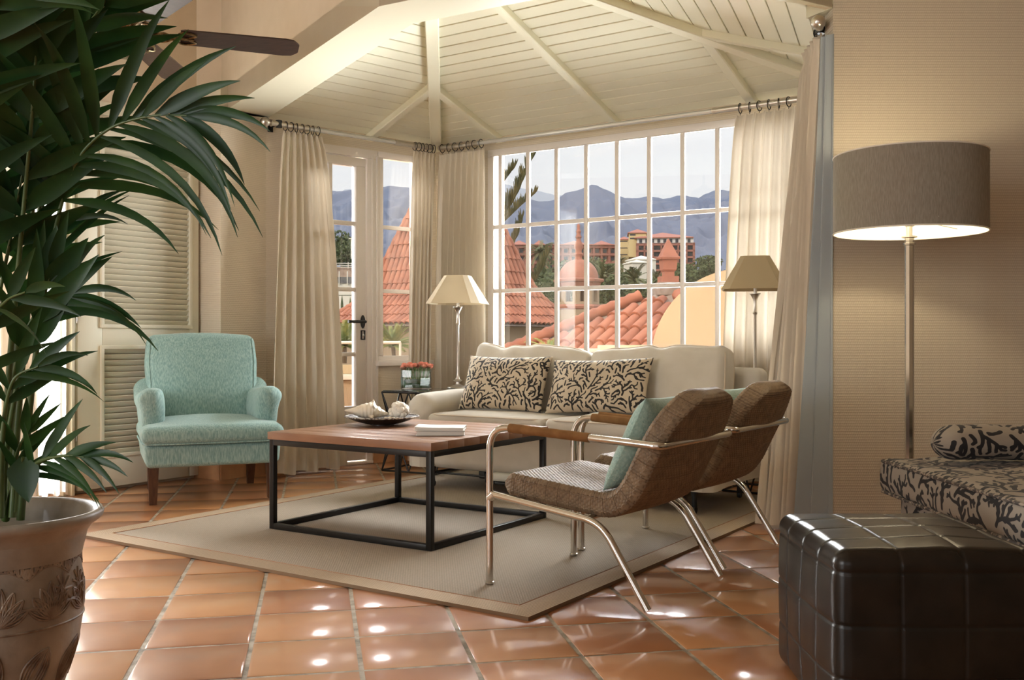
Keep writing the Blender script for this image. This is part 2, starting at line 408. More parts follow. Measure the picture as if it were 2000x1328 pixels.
# ------------------------------------------------------------------ floor
G1 = Vector((math.cos(math.radians(11.1)), math.sin(math.radians(11.1)))); G2 = Vector((-G1.y, G1.x))
ANCH = Vector((-1.1055, 2.98)); TP = 0.318
def floor_mat():
    m = bpy.data.materials.new('glazed_terracotta'); m.use_nodes = True; nt = m.node_tree; b = nt.nodes['Principled BSDF']
    tc = nt.nodes.new('ShaderNodeTexCoord'); a = nt.nodes.new('ShaderNodeAttribute'); a.attribute_name = 'a'
    n = nt.nodes.new('ShaderNodeTexNoise'); n.inputs['Scale'].default_value = 5; n.inputs['Detail'].default_value = 6
    n2 = nt.nodes.new('ShaderNodeTexNoise'); n2.inputs['Scale'].default_value = 2.2; n2.inputs['Detail'].default_value = 2
    nt.links.new(tc.outputs['Object'], n.inputs['Vector']); nt.links.new(tc.outputs['Object'], n2.inputs['Vector'])
    r = nt.nodes.new('ShaderNodeValToRGB'); f = math_node(nt, 'ADD', math_node(nt, 'MULTIPLY', a.outputs['Fac'], 0.55), math_node(nt, 'MULTIPLY', n.outputs[0], 0.6))
    nt.links.new(f, r.inputs[0]); el = r.color_ramp.elements
    el[0].position = 0.15; el[0].color = (0.27, 0.10, 0.040, 1); el[1].position = 0.95; el[1].color = (0.50, 0.245, 0.10, 1)
    e = el.new(0.5); e.color = (0.39, 0.162, 0.062, 1)
    nt.links.new(r.outputs[0], b.inputs['Base Color'])
    b.inputs['Roughness'].default_value = 0.42; b.inputs['Coat Weight'].default_value = 0.85; b.inputs['Coat Roughness'].default_value = 0.12
    bp = nt.nodes.new('ShaderNodeBump'); bp.inputs['Strength'].default_value = 0.35; bp.inputs['Distance'].default_value = 0.0035
    nt.links.new(n2.outputs[0], bp.inputs['Height'])
    nt.links.new(bp.outputs[0], b.inputs['Normal']); nt.links.new(bp.outputs[0], b.inputs['Coat Normal'])
    return m
M['tile'] = floor_mat()
M['grout'] = mat('grout', (0.34, 0.29, 0.22), 0.7, var=((0.16, 0.13, 0.09), 18, 0.4, 0.65), bump=(120, 0.6, 0.004))
mb = MB(); rnd = random.Random(3)
outn = [(Vector((-DW.y, DW.x)), CC), (E2, CC), (Vector((0.933, -0.36)), RR)]
for i in range(-18, 22):
    for j in range(-17, 22):
        c = ANCH + G1 * ((i + 0.5) * TP) + G2 * ((j + 0.5) * TP)
        if c.y < -2.6 or c.y > 8.2 or c.x < -4.6 or c.x > 5.0: continue
        if any((c - p).dot(n) > 0.3 for n, p in outn[:2]): continue
        if c.x > 1.8 and c.y > 4.9 and (c - RR).dot(outn[2][0]) > 0.3: continue
        g = 0.0045; h = TP / 2 - g; tx, ty = rnd.gauss(0, 0.0035), rnd.gauss(0, 0.0035); a = rnd.random()
        V = []; K = [(-h, -0.012), (-h + 0.003, -0.003), (-h + 0.012, 0), (h - 0.012, 0), (h - 0.003, -0.003), (h, -0.012)]
        for (p, zp) in K:
            for (q, zq) in K:
                P2 = c + G1 * p + G2 * q; V.append((P2.x, P2.y, min(zp, zq) + tx * p + ty * q - 0.0005))
        F = [(x * 6 + y, (x + 1) * 6 + y, (x + 1) * 6 + y + 1, x * 6 + y + 1) for x in range(5) for y in range(5)]
        mb.add(V, F, None, [a + 0.001] * 36)
mb.mat = 1; mb.box(-7.4, 7.2, -3.8, 8.6, -0.09, -0.0045)
struct('floor', mb, [M['tile'], M['grout']])

# ------------------------------------------------------------------ walls round the bay
def wall(name, P, Q, z1, th, openings, m, z0=-0.05):
    """wall from P to Q (plan), inner face on the line, thickness th to the left of P->Q"""
    P, Q = Vector(P), Vector(Q); L = (Q - P).length; T = frame2(P, Q - P); mb = MB(); mb.X = T
    S = sorted({0.0, L} | {o[0] for o in openings} | {o[1] for o in openings})
    for s0, s1 in zip(S[:-1], S[1:]):
        zs = [(z0, z1)]
        for (a, b, za, zb) in openings:
            if a <= s0 + 1e-6 and s1 <= b + 1e-6:
                zs = [(c, d) for c, d in ((z0, za), (zb, z1)) if d - c > 0.01]
        for c, d in zs: mb.box(s0, s1, 0, th, c, d)
    return struct(name, mb, m)
Ld = (CC - AA).length; d_door = (D0 - AA).dot(DW)                       # door edge along wall
wall('wall_door', AA, CC, ZW + 0.03, 0.22, [(d_door - 0.66, d_door + 0.05, -0.05, 2.33), (d_door + 0.10, Ld - 0.10, 0.76, 2.33)], M['wallpaper_light'])
Lw = (RR - CC).length
wall('wall_window', CC, RR, ZW + 0.03, 0.22, [(0.50, Lw - 0.14, 0.79, 2.36)], M['wallpaper_light'])
Ls = (GG - RR).length
wall('wall_side', RR, GG, ZW + 0.03, 0.22, [(0.16, Ls - 0.25, 0.79, 2.36)], M['wallpaper_light'])
# pier between the louvred door and the bay
mb = MB(); pier = [PC, AA, AA + Vector((-0.30, 0.32)), L1 + Vector((-0.05, 0.12)), L1]
d1 = (AA - PC).normalized(); d2 = (L1 - PC).normalized()
mb.prism(pier, -0.05, ZW + 0.03, lambda x, y, z: ((Vector((x, y)) - PC).length, z)); struct('wall_pier', mb, M['wallpaper_light'], smooth=0)
mb = MB()
for a, b, in ((PC, AA), (PC, L1)):
    T = frame2(a, b - a); L = (b - a).length
    mb.X = T; mb.box(-0.015, L, -0.022 if a is PC and b is AA else -0.002, 0.005 if b is AA else 0.022, 0, 0.11)
    mb.X = None
M['skirt'] = mat('terracotta_skirting', (0.52, 0.27, 0.13), 0.3, coat=0.5, var=((0.42, 0.20, 0.09), 6, 0.4, 0.6))
struct('baseboard_pier', mb, M['skirt'])
mb = MB(); mb.X = frame2(AA, DW); mb.box(d_door + 0.05, Ld, -0.02, 0.0, 0, 0.095); mb.box(0, d_door - 0.66, -0.02, 0, 0, 0.095); struct('baseboard_door', mb, M['skirt'])
mb = MB(); mb.X = frame2(CC, E1); mb.box(0, Lw, -0.02, 0.0, 0, 0.095); struct('baseboard_window', mb, M['skirt'])

# left wall with the louvred door and the bright opening, continued behind the camera
ZC = 3.4
Pend = L0 - E2 * 8.0
wl = (L1 - Pend).length; s_open1 = (L0 - Pend).length - 0.05
wall('wall_left', Pend, L1 + E2 * 0.05, ZC, 0.2, [(s_open1 - 1.15, s_open1, -0.05, 2.32)], M['plaster'])
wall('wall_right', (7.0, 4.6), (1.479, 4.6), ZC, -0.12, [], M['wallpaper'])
wall('wall_east', (5.5, 4.6), (5.5, -3.6), ZC, 0.15, [], M['plaster'])
wall('wall_back', (5.5, -3.6), (-5.6, -3.6), ZC, 0.15, [], M['plaster'])
wall('wall_west', (-5.4, 2.2), (-5.4, -3.6), ZC, -0.15, [], M['plaster'])
mb = MB(); mb.prism([(1.483, 4.719), (1.9, 4.719), (1.9, 4.80), (GG.x + 0.1, GG.y), (GG.x, GG.y), (1.60, 4.80)], -0.05, ZC); struct('wall_return', mb, M['wallpaper_light'], smooth=0)
mb = MB(); mb.box(-6.0, 7.2, -3.8, 9.0, ZC, ZC + 0.1); struct('ceiling', mb, M['plaster'])

# ------------------------------------------------------------------ beam over the mouth of the bay and the wall above it
INN = [Vector(p) for p in ((-1.66, 6.84), (-0.48, 4.83), (0.32, 4.36), (0.95, 4.42), (1.475, 4.60))]
OUT_ = [Vector(p) for p in ((-1.965, 6.75), (-0.61, 4.58), (0.24, 4.10), (0.97, 4.30), (1.474, 4.598))]
mb = MB()
for i in range(4):
    q = [INN[i], INN[i + 1], OUT_[i + 1], OUT_[i]]; mb.prism(q, ZW + 0.01, ZW + 0.16)
mb.prism([INN[0], OUT_[0], L1, PC, AA], ZW + 0.005, ZW + 0.16)
mb.prism([INN[4], Vector((1.55, 4.73)), GG, Vector((1.40, 4.75))], ZW + 0.01, ZW + 0.16)
struct('beam', mb, M['beam'], smooth=0)
mb = MB()
path = [L1] + OUT_
for a, b in zip(path[:-1], path[1:]):
    T = frame2(a, b - a); mb.X = T; mb.box(0, (b - a).length, 0.0, 0.04, ZW + 0.012, ZC); mb.X = None
struct('wall_bay_upper', mb, M['plaster'], smooth=0)

# ------------------------------------------------------------------ boarded hip roof of the bay
KS = 0.29; ZP = ZW + 0.01
sd = (GG - RR).normalized()
WN = [(CC, Vector((DW.y, -DW.x))), (CC, -E2), (RR, Vector((sd.y, -sd.x)))]
if (Vector((0, 5.5)) - RR).dot(WN[2][1]) < 0: WN[2] = (RR, -WN[2][1])
def dist(k, p): return (Vector((p[0], p[1])) - WN[k][0]).dot(WN[k][1])
def zroof(p): return ZP + KS * min(dist(0, p), dist(1, p), dist(2, p))
bay = [AA, CC, RR, GG + Vector((0.08, 0))] + [a.lerp(b, 0.6) for a, b in reversed(list(zip(INN, OUT_)))]
mbp = MB()
for k in range(3):
    reg = [Vector(p) for p in bay]
    for j in range(3):
        if j == k: continue
        n = WN[k][1] - WN[j][1]; reg = clip(reg, n, WN[k][0].dot(WN[k][1]) - WN[j][0].dot(WN[j][1]))
    if len(reg) < 3: continue
    n = WN[k][1]; c0 = WN[k][0].dot(n)
    mbp.add([(p.x, p.y, ZP + 0.016 + KS * dist(k, p)) for p in reg] + [(p.x, p.y, ZP + 0.05 + KS * dist(k, p)) for p in reg],
            [tuple(range(len(reg)))[::-1], tuple(range(len(reg), 2 * len(reg)))])
    pit = 0.0965; g = 0.0028
    for q in range(0, 34):
        st = clip(clip(reg, n, c0 + (q + 1) * pit - g), -n, -(c0 + q * pit + g))
        if len(st) < 3: continue
        m_ = len(st)
        # small chamfer towards the groove
        st2 = clip(clip(reg, n, c0 + (q + 1) * pit - g - 0.003), -n, -(c0 + q * pit + g + 0.003))
        if len(st2) == m_:
            V = [(p.x, p.y, ZP + KS * dist(k, p)) for p in st2] + [(p.x, p.y, ZP + 0.003 + KS * dist(k, p)) for p in st] + [(p.x, p.y, ZP + 0.016 + KS * dist(k, p)) for p in st]
            F = [tuple(range(m_))[::-1]] + [(i, (i + 1) % m_, m_ + (i + 1) % m_, m_ + i) for i in range(m_)] + [(m_ + i, m_ + (i + 1) % m_, 2 * m_ + (i + 1) % m_, 2 * m_ + i) for i in range(m_)]
        else:
            V = [(p.x, p.y, ZP + KS * dist(k, p)) for p in st] + [(p.x, p.y, ZP + 0.016 + KS * dist(k, p)) for p in st]
            F = [tuple(range(m_))[::-1]] + [(i, (i + 1) % m_, m_ + (i + 1) % m_, m_ + i) for i in range(m_)]
        mbp.add(V, F)
struct('ceiling_bay', mbp, M['cream'], smooth=0)
def rafter(name, p, q, wd=0.062, dp=0.045):
    p, q = Vector(p), Vector(q); L = (q - p).length; T = frame2(p, q - p); mb = MB()
    n = max(2, int(L / 0.3)); V = []; F = []
    zl = []
    for i in range(n + 1):
        c = p + (q - p) * (i / n); z = zroof(c); zl.append(z)
        b = 0.006
        for (y, dz) in ((-wd / 2, 0.01), (-wd / 2, -dp + b), (-wd / 2 + b, -dp), (wd / 2 - b, -dp), (wd / 2, -dp + b), (wd / 2, 0.01)): V.append(T @ Vector((L * i / n, y, z + dz)))
    for i in range(n):
        for k in range(5): F.append((i * 6 + k, (i + 1) * 6 + k, (i + 1) * 6 + k + 1, i * 6 + k + 1))
    F.append(tuple(range(5, -1, -1))); F.append(tuple(range(n * 6, n * 6 + 6)))
    mb.add(V, F); return struct(name, mb, M['cream'], smooth=0)
hipC = (-E1 * -1 * 1).copy(); hipC = (WN[0][1] + WN[1][1]).normalized(); hipR = (WN[1][1] + WN[2][1]).normalized()
def inside(p):
    n = 0
    poly = bay
    for i in range(len(poly)):
        a, b = poly[i], poly[(i + 1) % len(poly)]
        if (a.y > p.y) != (b.y > p.y) and p.x < (b.x - a.x) * (p.y - a.y) / (b.y - a.y) + a.x: n += 1
    return n % 2 == 1
def run(p, d, test):
    p = Vector(p); t = 0.03
    while t < 4.5 and test(p + d * t): t += 0.02
    return p + d * t
rafter('trim_1', CC, run(CC, hipC, inside), 0.085, 0.055)
rafter('trim_2', RR, run(RR, hipR, inside), 0.085, 0.055)
same = lambda k: (lambda p: inside(p) and dist(k, p) <= min(dist(j, p) for j in range(3)) + 0.005)
for i, s_ in enumerate((0.603, 1.60, 2.60)):
    p = CC + E1 * s_ - E2 * 0.0; rafter('trim_%d' % (3 + i), p, run(p, -E2, same(1)))
p = CC - DW * 0.62; rafter('trim_6', p, run(p, WN[0][1], same(0)))
hj = run(CC + E1 * 2.60, -E2, same(1)); pj = hj - WN[2][1] * dist(2, hj)
rafter('trim_7', pj, hj)

# ------------------------------------------------------------------ frames, panes
def frame_window(name, P, d, s0, s1, z0, z1, mulls, rows, fw=0.05, parent=None, bar=0.030, depth=0.034, ext=0.0, sill=True):
    root = sroot(name, (P[0], P[1], 0), math.atan2(d[1], d[0])) if parent is None else parent
    mb = MB(); y0 = -0.005; y1 = y0 + depth
    def b(a0, a1, c0, c1, yy0=y0, yy1=y1): mb.rbox(((a0 + a1) / 2, (yy0 + yy1) / 2, (c0 + c1) / 2), (a1 - a0, yy1 - yy0, c1 - c0), 0.004, 1)
    b(s0, s1, z1 - fw, z1); b(s0, s1, z0, z0 + fw); b(s0, s0 + fw, z0 + fw, z1 - fw); b(s1 - fw, s1, z0 + fw, z1 - fw)
    f = mb.build('window_frame', M['white_frame'], root)
    mb = MB()
    for m_ in mulls: b(m_ - bar / 2, m_ + bar / 2, z0 + fw - 0.004, z1 - fw + 0.004, y0 + 0.003, y1 - 0.005)
    for r_ in rows: b(s0 + fw - 0.004, s1 - fw + 0.004, r_ - bar / 2, r_ + bar / 2, y0 + 0.006, y1 - 0.010)
    mb.build('glazing_bars', M['white_frame'], root)
    mb = MB(); mb.box(s0 + fw - 0.01, s1 - fw + 0.01, y0 + 0.015, y0 + 0.018, z0 + fw - 0.01, z1 - fw + 0.01); mb.build('pane', M['glass'], root)
    if sill:
        mb = MB(); mb.rbox(((s0 + s1) / 2, -0.02, z0 - 0.012), (s1 - s0 + 0.08, 0.10, 0.035), 0.008, 2); mb.build('window_sill', M['white_frame'], root)
    return root
WR = [1.773, 1.290]
frame_window('window_1', CC, E1, 0.50, Lw - 0.14, 0.785, 2.36, [0.61 + 0.2475 * i for i in range(10)], WR, fw=0.085 - 0.035)
frame_window('window_2', RR, sd, 0.16, Ls - 0.25, 0.785, 2.36, [0.16 + 0.27 * i for i in range(1, 4)], WR, fw=0.05)
# glazed door and sidelight; local x along the wall from the door's closing edge
dr = sroot('door_1', (D0.x, D0.y, 0), math.atan2(DW.y, DW.x))
mb = MB()
def bb(mb, a0, a1, c0, c1, y0=-0.005, y1=0.06, r=0.005): mb.rbox(((a0 + a1) / 2, (y0 + y1) / 2, (c0 + c1) / 2), (a1 - a0, y1 - y0, c1 - c0), r, 1)
bb(mb, -0.67, 0.10, 2.275, 2.34); bb(mb, 0.006, 0.10, 0.0, 2.275); bb(mb, -0.67, -0.615, 0, 2.275)
bb(mb, 0.045, 0.062, 0.0, 2.30, -0.012, 0.0, 0.003); bb(mb, 0.085, 0.10, 0.0, 2.30, -0.016, 0.0, 0.003)
bb(mb, -0.67, 0.10, 0.0, 0.02, -0.02, 0.10)
mb.build('door_frame', M['white_frame'], dr)
mb = MB(); x1, x0 = -0.004, -0.61
bb(mb, x0, x1, 2.205, 2.268); bb(mb, x0, x1, 0.03, 0.43); bb(mb, x0, x0 + 0.085, 0.43, 2.205); bb(mb, x1 - 0.085, x1, 0.43, 2.205)
bb(mb, -0.312 - 0.004, -0.282 - 0.004, 0.43, 2.205, 0.0, 0.05)
for r_ in (1.781, 1.293, 0.815): bb(mb, x0 + 0.08, x1 - 0.08, r_ - 0.015, r_ + 0.015, 0.003, 0.047)
leaf = mb.build('door_leaf', M['white_frame'], dr)
mb = MB(); mb.box(x0 + 0.08, x1 - 0.08, 0.024, 0.028, 0.425, 2.21); mb.build('door_pane', M['glass'], leaf)
mb = MB(); mb.lathe([(0.0, 0.0), (0.019, 0.0), (0.021, 0.004), (0.019, 0.009), (0.0, 0.010)], 20, caps=False, T=Matrix.Translation((-0.035, -0.006, 1.055)) @ Matrix.Rotation(PI / 2, 4, 'X') @ Matrix.Diagonal((1, 2.4, 1, 1)))
mb.tube(fillet([(-0.035, -0.01, 1.055), (-0.035, -0.055, 1.055), (-0.19, -0.058, 1.055)], 0.015), 0.011, 12); mb.build('door_handle', M['black'], leaf)
mb = MB()
for (a0, a1, c0, c1) in ((-0.052, -0.045, 0.925, 0.99), (-0.022, -0.015, 0.925, 0.99), (-0.052, -0.015, 0.985, 0.993), (-0.052, -0.015, 0.921, 0.929)): bb(mb, a0, a1, c0, c1, -0.016, -0.004, 0.002)
mb.build('door_lock', M['black'], leaf)
mb = MB(); mb.lathe([(0.0, 0), (0.011, 0), (0.011, 0.012), (0.0, 0.013)], 14, caps=False, T=Matrix.Translation((-0.033, -0.005, 0.956)) @ Matrix.Rotation(PI / 2, 4, 'X')); mb.build('lock_cylinder', M['chrome'], leaf)
sl = frame_window('window_3', D0, DW, 0.105, 0.56, 0.755, 2.34, [], WR, fw=0.045, sill=False)
mb = MB(); bb(mb, 0.08, 0.60, 0.725, 0.765, -0.04, 0.05); mb.build('window_sill', M['white_frame'], sl)

# ------------------------------------------------------------------ louvred door folded against the left wall
lw = (L1 - L0).length
lv = sroot('door_2', (L0.x, L0.y, 0), math.atan2(E2.y, E2.x))
W_ = lw - 0.02
def lb(mb, a0, a1, c0, c1, y0=-0.045, y1=-0.005): mb.rbox(((a0 + a1) / 2, (y0 + y1) / 2, (c0 + c1) / 2), (a1 - a0, y1 - y0, c1 - c0), 0.004, 1)
mb = MB()
px0, px1 = 0.165, W_ - 0.075
lb(mb, 0.0, px0, 0.02, 2.27); lb(mb, px1, W_, 0.02, 2.27); lb(mb, px0, px1, 2.13, 2.27); lb(mb, px0, px1, 0.87, 1.01); lb(mb, px0, px1, 0.02, 0.215)
mb.build('door_frame', M['louvre'], lv)
for (za, zb) in ((1.01, 2.13), (0.215, 0.87)):
    mb = MB()
    for (a0, a1, c0, c1) in ((px0 - 0.018, px0 + 0.008, za, zb), (px1 - 0.008, px1 + 0.018, za, zb), (px0 - 0.018, px1 + 0.018, zb - 0.008, zb + 0.018), (px0 - 0.018, px1 + 0.018, za - 0.018, za + 0.008)):
        mb.rbox(((a0 + a1) / 2, -0.05, (c0 + c1) / 2), (a1 - a0, 0.016, c1 - c0), 0.006, 2)
    mb.build('panel_moulding', M['louvre'], lv)
    mb = MB(); n = int((zb - za) / 0.0345)
    for i in range(n):
        z = za + (i + 0.5) * (zb - za) / n
        T = Matrix.Translation(((px0 + px1) / 2, -0.026, z)) @ Matrix.Rotation(math.radians(-52), 4, 'X')
        mb.rbox((0, 0, 0), (px1 - px0, 0.040, 0.006), 0.0028, 2, T=T)
    mb.build('louvre_panel', M['louvre'], lv)
mb = MB()
for z in (0.35, 1.05, 1.95): mb.tube([(-0.012, -0.05, z - 0.03), (-0.012, -0.05, z + 0.03)], 0.006, 10)
mb.build('hinge', M['satin'], lv)
mb = MB(); mb.X = frame2(L0, E2)
mb.box(-0.045, -0.028, -0.06, 0.02, 0, 2.36); mb.box(-0.045, lw, -0.012, 0.0, 2.30, 2.38)
mb.box(-0.075, -0.045, -0.02, 0.2, 0, 2.36)
struct('trim_8', mb, M['beam'])
# frame of the bright glazed opening further along the same wall
ow = sroot('window_4', (L0.x, L0.y, 0), math.atan2(E2.y, E2.x))
mb = MB()
for (a0, a1, c0, c1) in ((-1.20, -0.08, 2.26, 2.32), (-1.20, -1.14, 0, 2.26), (-0.13, -0.08, 0, 2.26), (-0.68, -0.63, 0, 2.26), (-1.20, -0.08, 0, 0.08)):
    mb.rbox(((a0 + a1) / 2, 0.12, (c0 + c1) / 2), (a1 - a0, 0.05, c1 - c0), 0.004, 1)
mb.build('window_frame', M['white_frame'], ow)
mb = MB(); mb.box(-1.18, -0.09, 0.118, 0.122, 0.05, 2.28); mb.build('pane', M['glass'], ow)
# ------------------------------------------------------------------ rods and curtains
OFF = 0.13
nD, nW, nS = WN[0][1], WN[1][1], WN[2][1]
cD = CC + (nD + nW).normalized() * (OFF / math.cos(math.radians(37.5)) * 1.0)
rc = (nD + nW); cD = CC + rc * (OFF / (1 + nD.dot(nW)))
rr = (nW + nS); cR = RR + rr * (OFF / (1 + nW.dot(nS)))
ZR = 2.395
def rod(name, label, p, q, fin_p, fin_q, metal_p, metal_q):
    p, q = Vector(p), Vector(q); L = (q - p).length; t = thing(name, label, 'curtain rod', (p.x, p.y, ZR), math.atan2((q - p).y, (q - p).x))
    mb = MB(); mb.tube([(metal_p, 0, 0), (L - metal_q, 0, 0)], 0.0165, 16); mb.build('rod', M['rodwhite'], t)
    if metal_p > 0.01:
        mb = MB(); mb.tube([(0, 0, 0), (metal_p, 0, 0)], 0.019, 16); mb.build('rod_sleeve', M['satin'], t)
        mb = MB(); mb.lathe([(0.0205, -0.012), (0.0205, 0.012)], 16, T=Matrix.Translation((metal_p, 0, 0)) @ Matrix.Rotation(PI / 2, 4, 'Y')); mb.build('sleeve_collar', M['satin'], t)
    if metal_q > 0.01:
        mb = MB(); mb.tube([(L - metal_q, 0, 0), (L, 0, 0)], 0.019, 16); mb.build('rod_sleeve', M['satin'], t)
        mb = MB(); mb.lathe([(0.0205, -0.012), (0.0205, 0.012)], 16, T=Matrix.Translation((L - metal_q, 0, 0)) @ Matrix.Rotation(PI / 2, 4, 'Y')); mb.build('sleeve_collar', M['satin'], t)
    for f, x, sg in ((fin_p, 0, -1), (fin_q, L, 1)):
        if not f: continue
        mb = MB(); R = 0.034
        prof = [(0.012, 0), (0.024, 0.004), (0.024, 0.012), (0.013, 0.017), (0.013, 0.022)] + [(R * math.sin(a), 0.022 + R * 0.94 - R * math.cos(a)) for a in [0.4 + (PI - 0.4) * i / 12 for i in range(13)]]
        mb.lathe(prof, 24, T=Matrix.Translation((x, 0, 0)) @ Matrix.Rotation(sg * PI / 2, 4, 'Y')); mb.build('finial', M['satin'], t)
        mb = MB(); mb.tube([(x - sg * 0.05, 0, 0), (x - sg * 0.05, OFF + 0.01, 0)], 0.009, 10); mb.rbox((x - sg * 0.05, OFF - 0.006, 0), (0.04, 0.012, 0.07), 0.004, 2)
        mb.tube([(x - sg * 0.05, 0, -0.024), (x - sg * 0.05, 0, 0.024)], 0.022, 12)
        mb.build('bracket', M['blackmetal'], t)
    return t
pA = AA + nD * OFF + DW * 0.0
rod('curtain_rod', 'pale curtain rod over the glazed door with a ball finial at its left end', pA - DW * 0.02, cD - DW * 0.03, True, False, 0.26, 0.34)
rod('curtain_rod', 'long pale curtain rod above the big gridded window behind the sofa', cD + E1 * 0.03, cR - E1 * 0.03, False, False, 0.36, 0.75)
sdv = (GG - RR).normalized()
rod('curtain_rod', 'dark ended curtain rod with a ball finial beside the patterned right wall', cR + sdv * 0.03, GC + nS * 0.135 + sdv * -0.02, False, True, 0.0, 0.9)

def curtain(name, label, A, B, A2, B2, folds, amp, ztop=2.348, zbot=0.02, seed=0, rings=6, nu=None, mt=None, head=True, bulge=None, group=None, part_m=None, amp_t=0.5, ease=0.7, span=1.0, rail=None):
    """A-B top line, A2-B2 hem line in plan"""
    A, B, A2, B2 = [Vector((p[0], p[1])) for p in (A, B, A2, B2)]
    t = thing(name, label, 'curtain', (A.x, A.y, 0), 0, group)
    rnd = random.Random(seed); ph = [rnd.uniform(0, 6.28) for _ in range(6)]
    nu = nu or folds * 16; nv = 56; O = Vector((A.x, A.y))
    def fn(a, b):
        # b = 0 top .. 1 hem
        h = b ** 0.9; e = h ** ease
        P = (A.lerp(B, a)).lerp(A2.lerp(B2, a), e)
        if bulge: P += Vector(bulge[:2]) * (math.sin(PI * min(1, b * bulge[2])) * (1 - 0.5 * a))
        d = (B - A).normalized(); n = Vector((d.y, -d.x))
        wob = 0.6 * math.sin(2.3 * b + ph[0]) + 0.25 * math.sin(5.1 * b + ph[1] + 3 * a)
        x = 2 * PI * folds * a + wob * min(1, b * 1.5)
        f = math.sin(x) + 0.28 * math.sin(2.03 * x + ph[2] + b * 1.3) + 0.18 * math.sin(0.47 * x + ph[3] + b * 2)
        am = amp * (amp_t + (1 - amp_t) * min(1, b * 3.0)) * (1 + 0.25 * math.sin(3 * a + ph[4]))
        if b < 0.045: am *= 0.55 + 0.45 * abs(b - 0.022) / 0.022
        P = P + n * (f * am) + d * (0.35 * am * math.cos(x))
        z = ztop + (zbot - ztop) * b
        if b < 0.01: z += 0.008 * math.cos(x)
        if b > 0.97: z += 0.01 * math.sin(x * 0.5 + ph[5])
        return Vector((P.x - O.x, P.y - O.y, z))
    mb = MB(); mb.grid(fn, nu, nv, uvf=lambda a, b: (a * folds * 0.12, b * 2.3)); mb.build('fabric', mt or M['curtain'], t, smooth=80)
    if rings:
        L = (B - A).length; d = (B - A).normalized(); n = Vector((d.y, -d.x))
        for i in range(rings):
            mb = MB()
            p = A + d * (L * span * (i + 0.5) / rings)
            if rail: p = rail[0] + rail[1] * (p - rail[0]).dot(rail[1])
            p = p - O
            dd_ = rail[1] if rail else d
            T = Matrix.Translation((p.x, p.y, ZR - 0.006)) @ Matrix.Rotation(math.atan2(dd_.y, dd_.x) + 0.2 * math.sin(i * 2.1), 4, 'Z')
            mb.tube([T @ Vector((0, 0.031 * math.cos(k * PI / 9), 0.031 * math.sin(k * PI / 9))) for k in range(18)], 0.003, 6, closed=True)
            mb.tube([T @ Vector((0, 0, -0.031)), T @ Vector((0, 0, -0.044))], 0.002, 5)
            mb.build('curtain_ring', M['blackmetal'], t)
    return t
def on_door(s, off=OFF): p = D0 + DW * s + nD * off; return p
def on_win(s, off=OFF): p = CC + E1 * s + nW * off; return p
curtain('curtain', 'cream curtain hanging left of the glazed door behind the teal armchair', on_door(-0.755), on_door(-0.46), on_door(-0.95, 0.30), on_door(-0.30, 0.20), 7, 0.032, seed=2, rings=7)
curtain('curtain', 'narrow cream curtain on the right of the glazed door, behind the pink flowers', on_door(0.335), on_door(0.545), on_door(0.25, 0.17), on_door(0.45, 0.17), 6, 0.026, seed=5, rings=6)
curtain('curtain', 'cream curtain at the left edge of the gridded window, behind the left table lamp', on_win(0.13), on_win(0.56), on_win(0.12, 0.17), on_win(0.58, 0.16), 8, 0.028, seed=8, rings=7)
curtain('curtain', 'cream curtain at the right edge of the gridded window, behind the right table lamp', on_win(2.52), on_win(3.02), on_win(2.38, 0.10), on_win(3.0, 0.10), 8, 0.030, seed=11, rings=8)
cf = curtain('curtain', 'tall cream curtain with a grey lining hanging next to the patterned right wall', (1.482, 4.97), (1.437, 4.665), (1.235, 4.86), (1.350, 4.72), 5, 0.034, seed=14, rings=6, ztop=2.345, amp_t=0.8, ease=1.25, span=0.70, rail=(GC + nS * 0.135 + sdv * -0.02, sdv))
# grey lining seen at the wall side of that curtain
o_ = Vector(cf.location[:2])
def lin(a, b):
    p = Vector((1.447, 4.645)).lerp(Vector((1.476, 4.594)), a); q = Vector((1.335, 4.685)).lerp(Vector((1.476, 4.592)), a)
    P = p.lerp(q, b ** 1.2) + nS * (0.016 * math.sin(a * 13 + b * 1.5) * min(1, (1 - a) * 5)) - o_
    return Vector((P.x, P.y, 2.33 - 2.31 * b))
mb = MB(); mb.grid(lin, 24, 20); mb.build('lining', M['lining'], cf, smooth=80)
# sheer and heavy curtain at the bright opening on the left
def on_left(s, off=0.0): return L0 - E2 * s + Vector((E2.y, -E2.x)) * off
curtain('sheer_curtain', 'white sheer curtain glowing with daylight behind the potted palm', on_left(0.06, 0.03), on_left(0.50, 0.03), on_left(0.06, 0.04), on_left(0.50, 0.05), 12, 0.009, seed=21, rings=0, mt=M['sheer'], ztop=2.30)
curtain('curtain', 'warm beige curtain at the left edge behind the palm leaves', on_left(0.32, 0.12), on_left(0.75, 0.12), on_left(0.28, 0.14), on_left(0.75, 0.14), 7, 0.028, seed=23, rings=0, ztop=2.36)
# ------------------------------------------------------------------ rug
RUGO = Vector((0.0536, 3.268))
rt = thing('rug', 'large beige woven sisal rug lying under the coffee table and chairs', 'rug', (RUGO.x, RUGO.y, 0), math.atan2(-E1.y, -E1.x) - 0)
M['rug'] = weave_mat('sisal_weave', (0.40, 0.33, 0.25), (0.17, 0.135, 0.10), 0.012, 0.0075, 0.0025)
M['rugb'] = weave_mat('sisal_border', (0.42, 0.31, 0.20), (0.20, 0.135, 0.08), 0.010, 0.010, 0.002)
